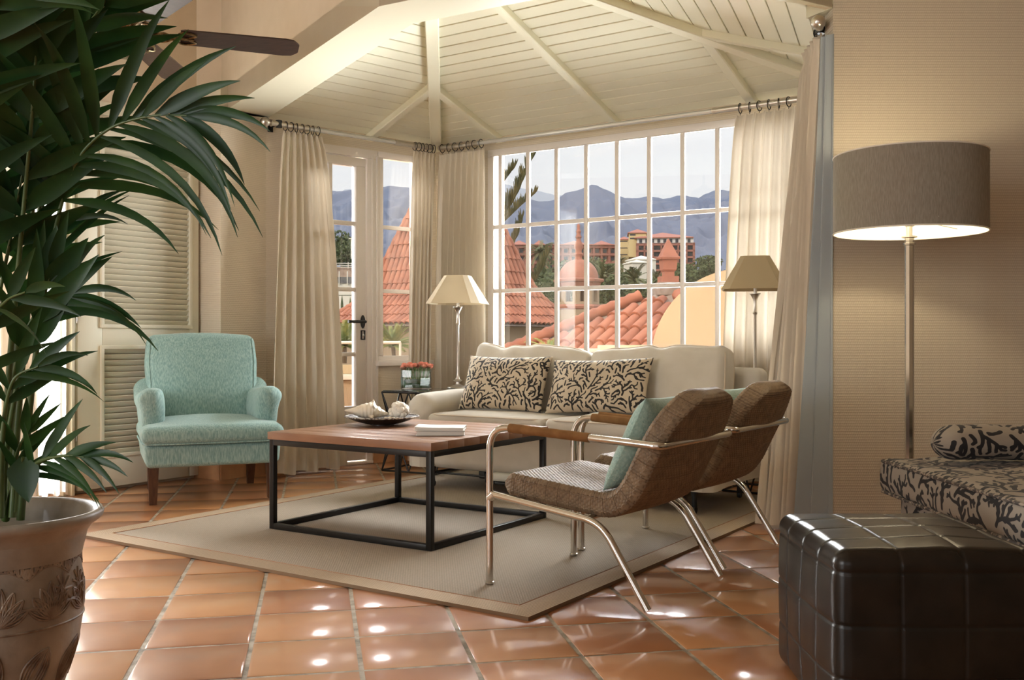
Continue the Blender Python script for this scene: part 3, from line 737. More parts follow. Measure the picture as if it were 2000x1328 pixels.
# local frame: x along -E1 (to the left corner), y = -E2 side -> depth is local -y
RW, RD, RT_, BW = 2.50, 3.02, 0.012, 0.105
mb = MB(); mb.rbox((RW / 2, -RD / 2, RT_ / 2), (RW - 2 * BW + 0.004, RD - 2 * BW + 0.004, RT_), 0.003, 1)
mb.uv = [(p[0], p[1]) for p in mb.v]; mb.build('weave', M['rug'], rt)
mb = MB(); o4 = [(0, 0), (RW, 0), (RW, -RD), (0, -RD)]; i4 = [(BW, -BW), (RW - BW, -BW), (RW - BW, -RD + BW), (BW, -RD + BW)]
for k in range(4):
    a, b, c, d = o4[k], o4[(k + 1) % 4], i4[(k + 1) % 4], i4[k]; g = 0.0015
    n0 = len(mb.v); mb.prism([a, b, c, d], 0.0, RT_ + 0.001)
    for q in range(n0, len(mb.v)):
        p = mb.v[q]; mb.uv[q] = (p[0], p[1]) if k % 2 == 0 else (p[1], p[0])
mb.build('border', M['rugb'], rt, smooth=0)
M['rugline'] = mat('rug_stitch', (0.30, 0.13, 0.06), 0.9)
mb = MB(); mb.tube([(x, y, RT_ + 0.0005) for x, y in i4] , 0.0022, 5, closed=True); mb.build('seam', M['rugline'], rt)

# ------------------------------------------------------------------ coffee table
TR = math.radians(-32.6); TS = 0.985
ct = thing('coffee_table', 'low square coffee table with a brown wooden top on a black steel frame', 'coffee table', (-0.496, 4.952, RT_), TR)
def wood(name, c1, c2, ax=(1, 8, 8), rough=0.3, coat=0.4):
    return mat(name, c1, rough, var=(c2, 5, 0.32, 0.68), stretch=ax, coat=coat, coat_rough=0.22, bump=(40, 0.02, 0.001))
M['oak'] = wood('brown_wood', (0.23, 0.11, 0.058), (0.28, 0.14, 0.076), ax=(1, 5, 5), rough=0.42, coat=0.3)
mb = MB()
for i in range(8):
    w_ = TS / 8; mb.rbox((0, -TS / 2 + (i + 0.5) * w_, 0.449), (TS, w_ - 0.0003, 0.036), 0.0006, 1)
mb.build('tabletop', M['oak'], ct, smooth=30)
h = TS / 2 - 0.006; bw = 0.027
for k, (a, b) in enumerate(((-h, -h), (h, -h), (h, h), (-h, h))):
    mb = MB(); mb.rbox((a - math.copysign(bw / 2, a), b - math.copysign(bw / 2, b), 0.216), (bw, bw, 0.43), 0.0015, 1); mb.build('leg', M['blackmetal'], ct)
for nm, z in (('upper_frame', 0.4165), ('lower_frame', 0.0145)):
    mb = MB()
    for sgn in (-1, 1):
        mb.rbox((0, sgn * (h - bw / 2), z), (2 * h - 2 * bw, bw, bw), 0.0015, 1); mb.rbox((sgn * (h - bw / 2), 0, z), (bw, 2 * h - 2 * bw, bw), 0.0015, 1)
    mb.build(nm, M['blackmetal'], ct)
ZT = RT_ + 0.467
def ontable(u, v):                                        # plan point of a pixel lying on the table top
    Y = (CAMH - ZT) * FPX / (v - HV); return ((u - 1000) / FPX * Y, Y, ZT)

# bowl with shells
bx, by, bz = ontable(741, 833)
bz += 0.001
bl = thing('bowl', 'wide shallow dark woven bowl holding seashells on the coffee table', 'bowl', (bx, by + 0.10, bz), 0.3)
M['bowl'] = weave_mat('dark_wicker_bowl', (0.055, 0.035, 0.024), (0.012, 0.008, 0.006), 0.02, 0.012, 0.004, rough=0.35, coord='UV')
R = 0.19
def bowlf(a, b):
    an = 2 * PI * a
    if b < 0.5: t = b * 2; r = R * (0.32 + 0.68 * t); z = 0.003 + 0.04 * (max(0, (r / R - 0.3) / 0.7)) ** 1.5
    else: t = 2 - b * 2; r = (R - 0.003) * (0.02 + 0.98 * t); z = 0.008 + 0.040 * (max(0, (r / R - 0.3) / 0.7)) ** 1.5
    return Vector((r * math.cos(an), r * math.sin(an), z))
mb = MB(); mb.grid(bowlf, 48, 26, closeu=True, uvf=lambda a, b: (a * 1.2, b * 0.4)); mb.lathe([(0.0, 0.0), (0.062, 0.0), (0.062, 0.004), (0, 0.004)], 24, caps=False); mb.build('dish', M['bowl'], bl)
M['rimw'] = mat('woven_rim', (0.42, 0.38, 0.32), 0.6, var=((0.06, 0.04, 0.03), 90, 0.45, 0.55))
mb = MB(); mb.tube([(R * math.cos(k * PI / 24), R * math.sin(k * PI / 24), 0.044) for k in range(48)], 0.0045, 8, closed=True); mb.build('rim', M['rimw'], bl)
M['shell'] = mat('seashell', (0.80, 0.72, 0.58), 0.45, var=((0.62, 0.42, 0.25), 9, 0.5, 0.75), bump=(30, 0.3, 0.006))
M['coralw'] = mat('white_coral', (0.84, 0.79, 0.69), 0.75, bump=(45, 0.6, 0.008))
def conch(name, label, loc, L, Rm, rz, spiky=5):
    mb = MB(); turns = 5.2
    def f(a, b):
        an = 2 * PI * a; x = b
        # siphon (x=0) swelling to the shoulder (x~.62), then a stepped spire
        if x < 0.62: env = 0.10 + 0.90 * math.sin(PI / 2 * (x / 0.62)) ** 1.6
        else: q = (x - 0.62) / 0.38; env = (1 - q) ** 1.15 * 0.86 + 0.03 + 0.05 * abs(math.sin(q * PI * 4 + a * PI))
        knob = max(0.0, math.cos((an * spiky) + x * 3)) ** 4 * math.exp(-((x - 0.61) / 0.045) ** 2) * 0.42
        knob += max(0.0, math.cos(an * spiky + 1)) ** 4 * math.exp(-((x - 0.76) / 0.03) ** 2) * 0.16
        rib = 0.035 * math.sin(x * 70 + 2 * math.sin(an)) * (1 if x < 0.6 else 0.4)
        lip = 0.42 * math.exp(-(((an - 4.9 + PI) % (2 * PI) - PI) / 0.42) ** 2) * (math.sin(PI * min(1, x / 0.66)) if x < 0.66 else 0)
        r = Rm * env * (1 + knob + rib + lip)
        return Vector((-L / 2 + x * L, r * math.cos(an), Rm * 1.0 + r * 0.85 * math.sin(an) - 0.25 * Rm * (1 - env)))
    mb.grid(f, 72, 110, closeu=True)
    o = mb.build(name, M['shell'], None, smooth=60); o.location = loc; o.rotation_euler = (0.35, 0.10, rz); return o
o = conch('conch_shell', 'large cream conch shell with a pointed tip in the dark bowl', (bx - 0.080, by + 0.107, bz + 0.028), 0.235, 0.050, math.radians(8))
tag(o, o.get('label') or 'large cream conch shell with a pointed tip in the dark bowl', 'seashell')
mb = MB(); rnd = random.Random(5)
blobs = [(0, 0, 0.045, 0.042)] + [((lambda a, e: 0.040 * math.cos(a) * math.cos(e))(*(q := (rnd.uniform(0, 6.28), rnd.uniform(-0.4, 1.5)))), 0.036 * math.sin(q[0]) * math.cos(q[1]), 0.045 + 0.036 * math.sin(q[1]), rnd.uniform(0.010, 0.021)) for _ in range(60)]
def sph(c, r, mb, n=14):
    mb.grid(lambda a, b: Vector((c[0] + r * math.sin(PI * b) * math.cos(2 * PI * a), c[1] + r * math.sin(PI * b) * math.sin(2 * PI * a), c[2] + r * math.cos(PI * b))), n, n // 2 + 2, closeu=True)
for (x, y, z, r) in blobs: sph((x, y, max(z, r)), r, mb)
o = mb.build('coral_piece', M['coralw'], None); o.location = (bx + 0.085, by + 0.11, bz + 0.022); tag(o, 'knobbly white coral lump in the dark bowl, right of the conch shell', 'coral')
mb = MB()
for i in range(4): sph((0.02 * i, 0.006 * math.sin(i * 2), 0.014), 0.014 - 0.002 * abs(i - 1), mb)
o = mb.build('small_shell', M['shell'], None); o.location = (bx + 0.03, by + 0.02, bz + 0.021); tag(o, 'small cream shell lying at the front of the dark bowl', 'seashell')
# books
M['pages'] = mat('book_pages', (0.66, 0.63, 0.57), 0.8, bump=(20, 0.5, 0.002), stretch=(1, 1, 80))
M['cover'] = mat('grey_cover', (0.42, 0.40, 0.37), 0.4)
def book(label, loc, w_, d_, t_, rz, curl=0.0):
    b = thing('book', label, 'book', loc, rz, None)
    mb = MB(); mb.rbox((0, 0, t_ / 2), (w_ - 0.008, d_ - 0.006, t_ - 0.003), 0.001, 1, sub=(8, 2, 1)); 
    if curl: mb.v = [(x, y, z + curl * max(0, (-x + w_ * 0.0) / w_) ** 2 * 4) for x, y, z in mb.v]
    mb.build('pages', M['pages'], b)
    mb = MB()
    for zc in (0.001, t_ - 0.001):
        n0 = len(mb.v); mb.rbox((0, 0, zc), (w_, d_, 0.002), 0.0009, 1, sub=(8, 2, 1))
        if curl and zc > 0.002: mb.v = mb.v[:n0] + [(x, y, z + curl * max(0, -x / w_) ** 2 * 4) for x, y, z in mb.v[n0:]]
    mb.rbox((0, d_ / 2 - 0.001, t_ / 2), (w_, 0.002, t_), 0.0009, 1); mb.build('cover', M['cover'] if not curl else M['white'], b)
    return b
kx, ky, kz = ontable(858, 852); kz += 0.0012
book('grey closed book at the bottom of the pair on the coffee table', (kx, ky + 0.09, kz), 0.225, 0.16, 0.022, math.radians(3))
book('white paperback with a lifted cover lying on top of the grey book', (kx + 0.0, ky + 0.095, kz + 0.0225), 0.228, 0.165, 0.014, math.radians(-2), curl=0.004)

# ------------------------------------------------------------------ sofa
F0 = Vector((-0.652, 6.20))
sf = thing('sofa', 'cream linen two seat sofa standing in front of the gridded window', 'sofa', (F0.x, F0.y, 0), ROT)
SL = 2.02
def nz(p, s, k): return noise.noise(Vector(p) * s + Vector((k, k * 1.7, 0)))
def cush(mb, c, size, r, puff, k=0, sub=14, wr=0.006, T=None, crown=(0.5, 0.5, 1.0)):
    hx, hy, hz = [s / 2 for s in size]
    def df(p):
        x, y, z = p.x / hx, p.y / hy, p.z / hz
        fx, fy, fz = max(0, 1 - x * x), max(0, 1 - y * y), max(0, 1 - z * z)
        q = Vector((p.x + x * puff * crown[0] * fy * fz, p.y + y * puff * crown[1] * fx * fz, p.z + z * puff * crown[2] * fx * fy))
        n_ = nz(p, 5.0, k) * wr * 1.2 + nz(p, 14.0, k) * wr * 0.4
        return q + Vector((0.3 * n_, 0.5 * n_, n_))
    return mb.rbox(c, size, r, 4, sub=sub, T=T, deform=df)
mb = MB(); mb.rbox((SL / 2, 0.44, 0.265), (SL - 0.03, 0.78, 0.27), 0.06, 4, sub=6); mb.build('base', M['sofa'], sf)
for x0, nm in ((0.0, 0), (SL - 0.17, 1)):
    mb = MB()
    prof = [(0.0, 0.14), (0.0, 0.46)] + [(0.085 - 0.098 * math.cos(a), 0.50 + 0.088 * math.sin(a)) for a in [PI * i / 12 for i in range(13)]] + [(0.17, 0.46), (0.17, 0.14)]
    def armf(a, b, x0=x0):
        k = a * (len(prof) - 1); i = min(int(k), len(prof) - 2); t = k - i
        px = prof[i][0] * (1 - t) + prof[i + 1][0] * t; pz = prof[i][1] * (1 - t) + prof[i + 1][1] * t
        e = 1.0; y = -0.02 + b * 0.80
        if b < 0.08: q = 1 - b / 0.08; e = math.sqrt(max(0.0, 1 - q * q * 0.97)); y = -0.02 + b * 0.80
        cz = 0.36; px = 0.085 + (px - 0.085) * (0.25 + 0.75 * e); pz = cz + (pz - cz) * (0.5 + 0.5 * e) if pz > cz else pz
        pz += 0.012 * math.sin(b * 3) + nz((px, y, pz), 6, 2) * 0.006
        return Vector((x0 + px, y, pz))
    mb.grid(armf, 34, 26)
    n = 34; base = len(mb.v); mb.f.append(tuple(i * 26 for i in range(34))); mb.mi.append(0)
    mb.build('armrest', M['sofa'], sf, smooth=70)
mb = MB(); mb.rbox((SL / 2, 0.78, 0.46), (SL - 0.02, 0.16, 0.60), 0.05, 4, sub=5); mb.build('back_frame', M['sofa'], sf)
def outline(hx, hy, hz, r, puff, z, k, c, n=64, T=None, crown=0.5):
    out = []
    for i in range(n):
        a = 2 * PI * i / n; cx, cy = math.cos(a), math.sin(a)
        p_ = 9.0; s_ = (abs(cx) ** p_ + abs(cy) ** p_) ** (-1 / p_)
        x, y = s_ * cx, s_ * cy
        P = Vector((x * hx + x * puff * crown * max(0, 1 - y * y) , y * hy + y * puff * crown * max(0, 1 - x * x), z)) + Vector(c)
        out.append(T @ P if T is not None else P)
    return out
for i in range(2):
    cw = (SL - 0.34) / 2; cx = 0.17 + cw * (i + 0.5)
    mb = MB(); cush(mb, (cx, 0.29, 0.432), (cw - 0.006, 0.62, 0.085), 0.03, 0.014, k=i, sub=10, wr=0.004)
    s_ = mb.build('seat_cushion', M['sofa'], sf, smooth=80)
    mb = MB(); mb.tube(outline(cw / 2 - 0.003, 0.31, 0, 0, 0.008, 0.036, 0, (cx, 0.29, 0.432)), 0.0045, 6, closed=True); mb.build('piping', M['piping'], s_); mb = MB(); mb.tube(outline(cw / 2 - 0.003, 0.31, 0, 0, 0.008, -0.032, 0, (cx, 0.29, 0.432)), 0.0045, 6, closed=True); mb.build('piping', M['piping'], s_)
for i in range(2):
    cw = 0.865; cx = 0.15 + cw * (i + 0.5)
    T = Matrix.Translation((cx, 0.555, 0.665)) @ Matrix.Rotation(math.radians(-12), 4, 'X') @ Matrix.Rotation(math.radians(1.5 - 3 * i), 4, 'Y') @ Matrix.Rotation(PI / 2, 4, 'X')
    mb = MB(); W2, H2, D2 = cw / 2 - 0.004, 0.205, 0.085
    def df(p, i=i):
        x, y, z = p.x / W2, p.y / H2, p.z / D2
        fx, fy, fz = max(0, 1 - x * x), max(0, 1 - y * y), max(0, 1 - z * z)
        ed = 0.006 * math.sin(x * 5 + i) + 0.003 * math.sin(x * 11 + i * 2) + 0.012 * abs(x) ** 3 * (-1 if (x > 0) == (i == 0) else 1)
        sag = -0.022 * math.exp(-((x - (0.08 if i else -0.5)) / 0.12) ** 2) * (1 if y > 0 else 0)
        q = Vector((p.x + x * 0.012 * fy, p.y + (y * 0.012 * fx) + (ed + sag) * max(0, y), p.z + z * 0.045 * (fx * fy) ** 0.6))
        wr_ = nz((p.x, p.y * 0.6, p.z), 7, i) * 0.012 + 0.004 * math.sin(x * 16 + nz(p, 3, i) * 5) * max(0, y)
        q.z += wr_ * (1 if z > 0 else 0.3); return q
    mb.rbox((0, 0, 0), (W2 * 2, H2 * 2, D2 * 2), 0.045, 4, sub=(34, 16, 2), T=T, deform=df); s_ = mb.build('back_cushion', M['sofa'], sf, smooth=80)
    for zf in (0.060, -0.058):
        mb = MB(); pts = []
        for q in range(120):
            a = 2 * PI * q / 120; cx_, cy_ = math.cos(a), math.sin(a); k = (abs(cx_) ** 10 + abs(cy_) ** 10) ** (-0.1); x, y = k * cx_, k * cy_
            pts.append(T @ df(Vector((x * (W2 - 0.006), y * (H2 - 0.006), zf))))
        mb.tube(pts, 0.0055, 6, closed=True); mb.build('piping', M['piping'], s_)
for x, y in ((0.14, 0.08), (SL - 0.14, 0.08), (0.14, 0.72), (SL - 0.14, 0.72)):
    mb = MB(); mb.lathe([(0.012, 0.035), (0.016, 0.05), (0.013, 0.09), (0.022, 0.14)], 14, c=(x, y, 0)); mb.lathe([(0.006, 0), (0.02, 0.0), (0.022, 0.004), (0.022, 0.016), (0.02, 0.02), (0.006, 0.02)], 18, T=Matrix.Translation((x - 0.01, y, 0.034)) @ Matrix.Rotation(PI / 2, 4, 'Y'))
    mb.build('castor', M['black'], sf)
mb = MB(); mb.tube([(0.14, 0.10, 0.10), (0.62, 0.10, 0.10)], 0.007, 8); mb.tube([(0.14, 0.70, 0.10), (0.14, 0.10, 0.10)], 0.007, 8); mb.rbox((0.58, 0.10, 0.095), (0.09, 0.05, 0.06), 0.012, 2); mb.rbox((0.50, 0.12, 0.11), (0.05, 0.05, 0.05), 0.012, 2)
mb.rbox((1.1, 0.30, 0.075), (0.95, 0.5, 0.018), 0.006, 2); mb.build('folding_mechanism', M['black'], sf)
mb = MB(); mb.rbox((1.1, 0.33, 0.112), (1.0, 0.58, 0.05), 0.02, 3); mb.build('folded_mattress', mat('mattress_cloth', (0.62, 0.60, 0.52), 0.9), sf)

# ------------------------------------------------------------------ pillows
def pillow(name, label, W, H, Tk, m, loc, euler, nu=150, nv=90, seed=1, scale=1.0, cat='cushion', concave=0.05, group=None, sg=None):
    segs = coral(W, H, scale, seed) if m is M['coral'] else None
    mb = MB(); pts = []; uvp = []
    for side in (1, -1):
        P = []; 
        for i in range(nu):
            for j in range(nv):
                x = -1 + 2 * i / (nu - 1); y = -1 + 2 * j / (nv - 1)
                t = ((1 - x ** 4) * (1 - y ** 4)) ** 0.62
                X = x * W / 2 * (1 - concave * (1 - y * y)); Y_ = y * H / 2 * (1 - concave * 1.5 * (1 - x * x))
                Z = side * (Tk / 2 * t * (1 + 0.10 * nz((X, Y_, 0), 7, seed)) + 0.001) + 0.010 * nz((X, Y_, 0), 9, seed + 3) * t
                P.append(Vector((X, Y_, Z))); uvp.append(((x + 1) / 2 * W, (y + 1) / 2 * H if side > 0 else (1 - y) / 2 * H))
        F = [(i * nv + j, (i + 1) * nv + j, (i + 1) * nv + j + 1, i * nv + j + 1) for i in range(nu - 1) for j in range(nv - 1)]
        if side < 0: F = [f[::-1] for f in F]
        mb.add(P, F)
    ring = [i * nv for i in range(nu)] + [(nu - 1) * nv + j for j in range(1, nv)] + [i * nv + nv - 1 for i in range(nu - 2, -1, -1)] + [j for j in range(nv - 2, 0, -1)]
    n1 = nu * nv; k = len(ring)
    for q in range(k): mb.f.append((ring[q], ring[q] + n1, ring[(q + 1) % k] + n1, ring[(q + 1) % k])); mb.mi.append(0)
    if segs is not None: mb.a = list(0.5 + coral_field(segs, uvp))
    o = mb.build(name, m, None, smooth=80); o.location = loc; o.rotation_euler = euler; return tag(o, label, cat, group)
def sofapt(x, y, z): T = frame2(F0, E1); return T @ Vector((x, y, z))
pe = lambda lean, roll: (Matrix.Rotation(ROT, 4, 'Z') @ Matrix.Rotation(math.radians(90 - lean), 4, 'X') @ Matrix.Rotation(math.radians(roll), 4, 'Z')).to_euler()
pillow('throw_pillow', 'black and beige coral print pillow on the left half of the cream sofa', 0.62, 0.36, 0.14, M['coral'], sofapt(0.51, 0.328, 0.652), pe(22, 0), seed=4, scale=0.95, nu=190, nv=110)
pillow('throw_pillow', 'black and beige coral print pillow on the right half of the cream sofa', 0.66, 0.34, 0.14, M['coral'], sofapt(1.17, 0.328, 0.651), pe(22, 2), seed=9, scale=0.95, nu=190, nv=110)

# ------------------------------------------------------------------ teal armchair
ac = thing('armchair', 'teal upholstered armchair with rolled arms and dark wooden legs beside the louvred door', 'armchair', (-1.70, 5.69, 0), math.atan2(0.39, 0.92))
mb = MB()
def seatdf(p):
    x, y = p.x / 0.39, p.y / 0.36
    q = Vector(p); up = 1 if p.z > 0 else 0.1
    q.z += up * 0.045 * max(0, 1 - x * x) ** 0.7 * max(0, 1 - y * y) ** 0.8
    q.y -= 0.02 * (1 - x * x) * (1 if p.y < 0 else 0); return q
mb.rbox((0, 0.28, 0.385), (0.78, 0.70, 0.095), 0.042, 5, sub=10, deform=seatdf); st_ = mb.build('seat_cushion', M['teal'], ac, smooth=80)
mb = MB(); mb.tube(outline(0.386, 0.352, 0, 0, 0.0, 0, 0, (0, 0.283, 0.341)), 0.005, 6, closed=True); mb.build('piping', M['teal'], st_)
mb = MB(); mb.rbox((0, 0.32, 0.272), (0.75, 0.72, 0.13), 0.028, 4, sub=6, deform=lambda p: Vector((p.x * (1 - 0.03 * (0.065 - p.z) / 0.13), p.y, p.z))); mb.build('seat_rail', M['teal'], ac, smooth=80)
# back: tapering, curved front face
mb = MB()
def backdf(p):
    t = (p.z + 0.29) / 0.58; wd = 1.0 - 0.10 * max(0, 1 - t) ** 1.0 - 0.07 * max(0, t - 0.7) / 0.3
    q = Vector((p.x * wd, p.y, p.z)); fx = max(0, 1 - (p.x / 0.34) ** 2); fz = max(0, 1 - (p.z / 0.29) ** 2)
    q.z += 0.012 * fx * (1 if p.z > 0 else 0)
    if p.y < 0: q.y -= 0.035 * fx * fz ** 0.7
    q.y += 0.02 * (1 - fx); return q
T = Matrix.Translation((0, 0.63, 0.665)) @ Matrix.Rotation(math.radians(-15), 4, 'X')
mb.rbox((0, 0, 0), (0.70, 0.15, 0.58), 0.05, 5, sub=(14, 2, 14), T=T, deform=backdf); bk = mb.build('backrest', M['teal'], ac, smooth=80)
for sg in (-1, 1):
    mb = MB(); mb.tube([T @ backdf(Vector((sg * 0.325, -0.071, z))) for z in [-0.12 + 0.38 * i / 12 for i in range(13)]], 0.0035, 6); mb.build('piping', M['teal'], bk)
for sg in (-1, 1):
    mb = MB()
    def armf(a, b, sg=sg):
        # b along the arm from front (0) to back (1); a round the section
        an = 2 * PI * a; f = max(0.0, 1 - max(0.0, (0.12 - b) / 0.12) ** 2) ** 0.5
        top = 0.655 - 0.055 * b + (0.085 * max(0, (b - 0.75) / 0.25) ** 2); bot = 0.37
        cz = (top + bot) / 2; hz = (top - bot) / 2; w_ = (0.070 if True else 0) * (0.93 + 0.16 * max(0, math.sin(an)))
        c_, s_ = math.cos(an), math.sin(an); ex = 0.72
        x = math.copysign(abs(c_) ** ex, c_) * w_; z = math.copysign(abs(s_) ** ex, s_) * hz
        x += 0.022 * math.exp(-((z - hz * 0.62) / 0.05) ** 2) * (1 if c_ * sg > 0 else 0.25) * sg
        sc_f = 0.15 + 0.85 * f
        y = 0.055 + 0.09 * (0.5 - 0.5 * (z / hz)) * (1 - b) * 0.2 + b * 0.60 - 0.03 * (z / hz) * (1 - b)
        return Vector((sg * 0.318 + x * sc_f, y, cz + z * (0.75 + 0.25 * f) - (1 - f) * 0.02))
    mb.grid(armf, 44, 28, closeu=True)
    mb.f.append(tuple(i * 28 for i in range(44))[::-1]); mb.mi.append(0)
    mb.build('armrest', M['teal'], ac, smooth=80)
for x, y, lean in ((-0.325, 0.02, 0), (0.325, 0.02, 0), (-0.30, 0.62, 0.05), (0.30, 0.62, 0.05)):
    mb = MB(); a, b = 0.030, 0.020
    mb.add([(x - a, y - a, 0.215), (x + a, y - a, 0.215), (x + a, y + a, 0.215), (x - a, y + a, 0.215), (x - b, y - b + lean, 0), (x + b, y - b + lean, 0), (x + b, y + b + lean, 0), (x - b, y + b + lean, 0)],
           [(0, 1, 2, 3), (7, 6, 5, 4), (0, 4, 5, 1), (1, 5, 6, 2), (2, 6, 7, 3), (3, 7, 4, 0)]); mb.build('leg', M['darkwood'], ac, smooth=0)
# ------------------------------------------------------------------ wicker chairs
M['wicker'] = mat('rattan_weave', (0.175, 0.122, 0.075), 0.55, var=((0.27, 0.195, 0.12), 30, 0.35, 0.7), attr=((0.05, 0.026, 0.012), 1.28, 1.0), bump=(260, 0.15, 0.002), spec=0.35)
M['cane'] = mat('wrapped_cane', (0.40, 0.24, 0.11), 0.45, var=((0.52, 0.33, 0.16), 30, 0.35, 0.7))
def wicker_chair(label, loc, rz):
    t = thing('wicker_chair', label, 'chair', loc, rz, None); CW = 0.60
    # woven shell: centre line in x (back) / z
    cl = fillet([(0.035, 0, 0.372), (0.540, 0, 0.318), (0.748, 0, 0.735)], 0.11, 10)
    # resample by arc length
    S = [0.0]
    for a, b in zip(cl[:-1], cl[1:]): S.append(S[-1] + (b - a).length)
    Ltot = S[-1]; wmax = 0.262; rc = 0.215
    def centre(s):
        s = max(0, min(Ltot, s))
        for i in range(len(S) - 1):
            if s <= S[i + 1]:
                k = (s - S[i]) / max(1e-9, S[i + 1] - S[i]); p = cl[i].lerp(cl[i + 1], k); d = (cl[i + 1] - cl[i]).normalized(); return p, d
        return cl[-1], (cl[-1] - cl[-2]).normalized()
    ns = 400; nr = 400; per = 2 * (2 * wmax) + 2 * 0.075; pu, pv = per / 62, 0.0100
    V = []; A = []
    for i in range(ns):
        s = Ltot * i / (ns - 1); p, d = centre(s)
        d1 = centre(max(0, s - 0.03))[1]; d2 = centre(min(Ltot, s + 0.03))[1]; d = (d1 + d2).normalized()
        n = Vector((-d.z, 0, d.x))                        # towards the sitter
        th = 0.040 + 0.002 * math.sin(s * 5); e = 1.0
        m0 = min(s, Ltot - s)
        if m0 < 0.034: e = math.sqrt(max(0.0, 1 - (1 - m0 / 0.034) ** 2))
        hw = wmax
        if s > Ltot - rc: q = (s - (Ltot - rc)) / rc; hw = wmax - rc * (1 - math.sqrt(max(0.0, 1 - q * q * 0.995)))
        if s < 0.03: hw = wmax - 0.012 * (1 - s / 0.03)
        bow = 0.022 * (1 if s > 0.55 else max(0, (s - 0.45) / 0.1))
        for k in range(nr):
            # rounded rectangle section by perimeter
            u = k / nr * per; hh = 0.0375; a_ = u
            if a_ < 2 * wmax: x = -wmax + a_; y = 1.0; side = 0
            elif a_ < 2 * wmax + 2 * hh: x = wmax; y = 1 - (a_ - 2 * wmax) / hh; side = 1
            elif a_ < 4 * wmax + 2 * hh: x = wmax - (a_ - 2 * wmax - 2 * hh); y = -1.0; side = 2
            else: x = -wmax; y = -1 + (a_ - 4 * wmax - 2 * hh) / hh; side = 3
            xr = x / wmax; X_ = x * hw / wmax
            edge = max(0, abs(x) - (wmax - 0.02)) / 0.02
            rr_ = 1 - 0.42 * edge ** 2 * (1 if abs(y) > 0.99 else abs(y))
            Yn = y * th * e * rr_
            nn = Vector((0, 0, 0))
            if side in (0, 2): nn = n * (1 if y > 0 else -1)
            else: nn = Vector((0, 1 if x > 0 else -1, 0))
            # weave: rows run across the chair, stacked along s on faces
            row = math.floor(s / pv); uu = u / pu + 0.5 * (row % 2); fu = uu - math.floor(uu); fv = s / pv - row
            if i in (0, ns - 1): Yn = 0.0
            hgt = 0.0 if i in (0, ns - 1) else (math.sin(PI * fu) ** 0.55) * (1 - abs(2 * fv - 1) ** 3.0)
            P = p + n * (Yn + bow * ((X_ / wmax) ** 2 - 0.4)) + Vector((0, CW / 2 + X_, 0)) + nn * (hgt * 0.0036)
            V.append(P); A.append(1.0 + (hgt if 1 < i < ns - 2 else 0.8) * 0.9)
    F = []
    for i in range(ns - 1):
        for k in range(nr):
            k2 = (k + 1) % nr; F.append((i * nr + k, i * nr + k2, (i + 1) * nr + k2, (i + 1) * nr + k))
    F.append(tuple(range(nr))[::-1]); F.append(tuple(range((ns - 1) * nr, ns * nr)))
    mb = MB(); mb.add(V, F, None, A); mb.build('woven_shell', M['wicker'], t, smooth=75)
    r = 0.0135
    za, zb = 0.598, 0.552
    ring = [(0, 0, 0.0), (0, 0, za), (0.64, 0, zb), (0.665, CW, zb), (0, CW, za), (0, CW, 0)]
    P = [(0, 0, 0.0), (0, 0, za - 0.01), (0.70, 0.0, zb), (0.70, CW, zb), (0, CW, za - 0.01), (0, CW, 0)]
    Q = [Vector(P[0])]; 
    def fl(a, b, c, rad, n=8):
        a, b, c = Vector(a), Vector(b), Vector(c); p0 = b + (a - b).normalized() * rad; p1 = b + (c - b).normalized() * rad
        return [p0 * (1 - q) ** 2 + b * 2 * q * (1 - q) + p1 * q * q for q in [i / n for i in range(n + 1)]]
    Q += fl(P[0], P[1], P[2], 0.095, 10) + fl(P[1], P[2], P[3], 0.03, 6) + fl(P[2], P[3], P[4], 0.03, 6) + fl(P[3], P[4], P[5], 0.095, 10) + [Vector(P[5])]
    mb = MB(); mb.tube(Q, r, 16); mb.build('armrest_frame', M['chrome'], t)
    for y in (0, CW):
        mb = MB(); Z0, Z1 = za - 0.016, zb + 0.019
        pts = []; n = 150
        x0, x1 = 0.09, 0.43
        for i in range(n):
            for dx, rr_ in ((0.0, r + 0.0012), (0.5, r + 0.0034)):
                x = x0 + (x1 - x0) * (i + dx) / n; z = (za - 0.01) + (zb - za + 0.01) * x / 0.70; pts.append(((x, y, z), rr_))
        mb.tube([p for p, _ in pts], [q for _, q in pts], 12); mb.build('arm_wrapping', M['cane'], t)
        mb = MB(); mb.tube([(0.0, y, 0.335)] + fl((0, y, 0.335), (0.475, y, 0.275), (0.655, y, 0.0), 0.07, 8) + [(0.655, y, 0.0)], r, 14); mb.build('leg', M['chrome'], t)
        mb = MB(); mb.lathe([(r + 0.001, 0), (r + 0.003, 0.002), (r + 0.003, 0.008), (r, 0.01)], 14, c=(0, y, 0), caps=True); mb.build('foot_cap', M['satin'], t); mb = MB(); mb.tube([(0.0, y, 0.318), (0.02, y, 0.333)], 0.016, 10); mb.build('tube_joint', M['satin'], t)
    mb = MB(); mb.tube([(0.12, 0.0, 0.322), (0.12, CW, 0.322)], 0.009, 10); mb.tube([(0.42, 0.0, 0.285), (0.42, CW, 0.285)], 0.009, 10); mb.build('cross_bar', M['chrome'], t)
    return t
CR = math.atan2(-0.572, 0.82)
w1 = wicker_chair('brown wicker armchair with bent chrome tube arms, the one nearest the camera', (-0.083, 3.714, RT_ + 0.002), CR)
w2 = dup(w1, (0.300, 4.318, RT_ + 0.002), CR, 'brown wicker armchair with bent chrome tube arms, standing behind the nearer one')
def chairpt(t, x, y, z): return Matrix.Translation(t.location) @ Matrix.Rotation(t.rotation_euler.z, 4, 'Z') @ Vector((x, y, z))
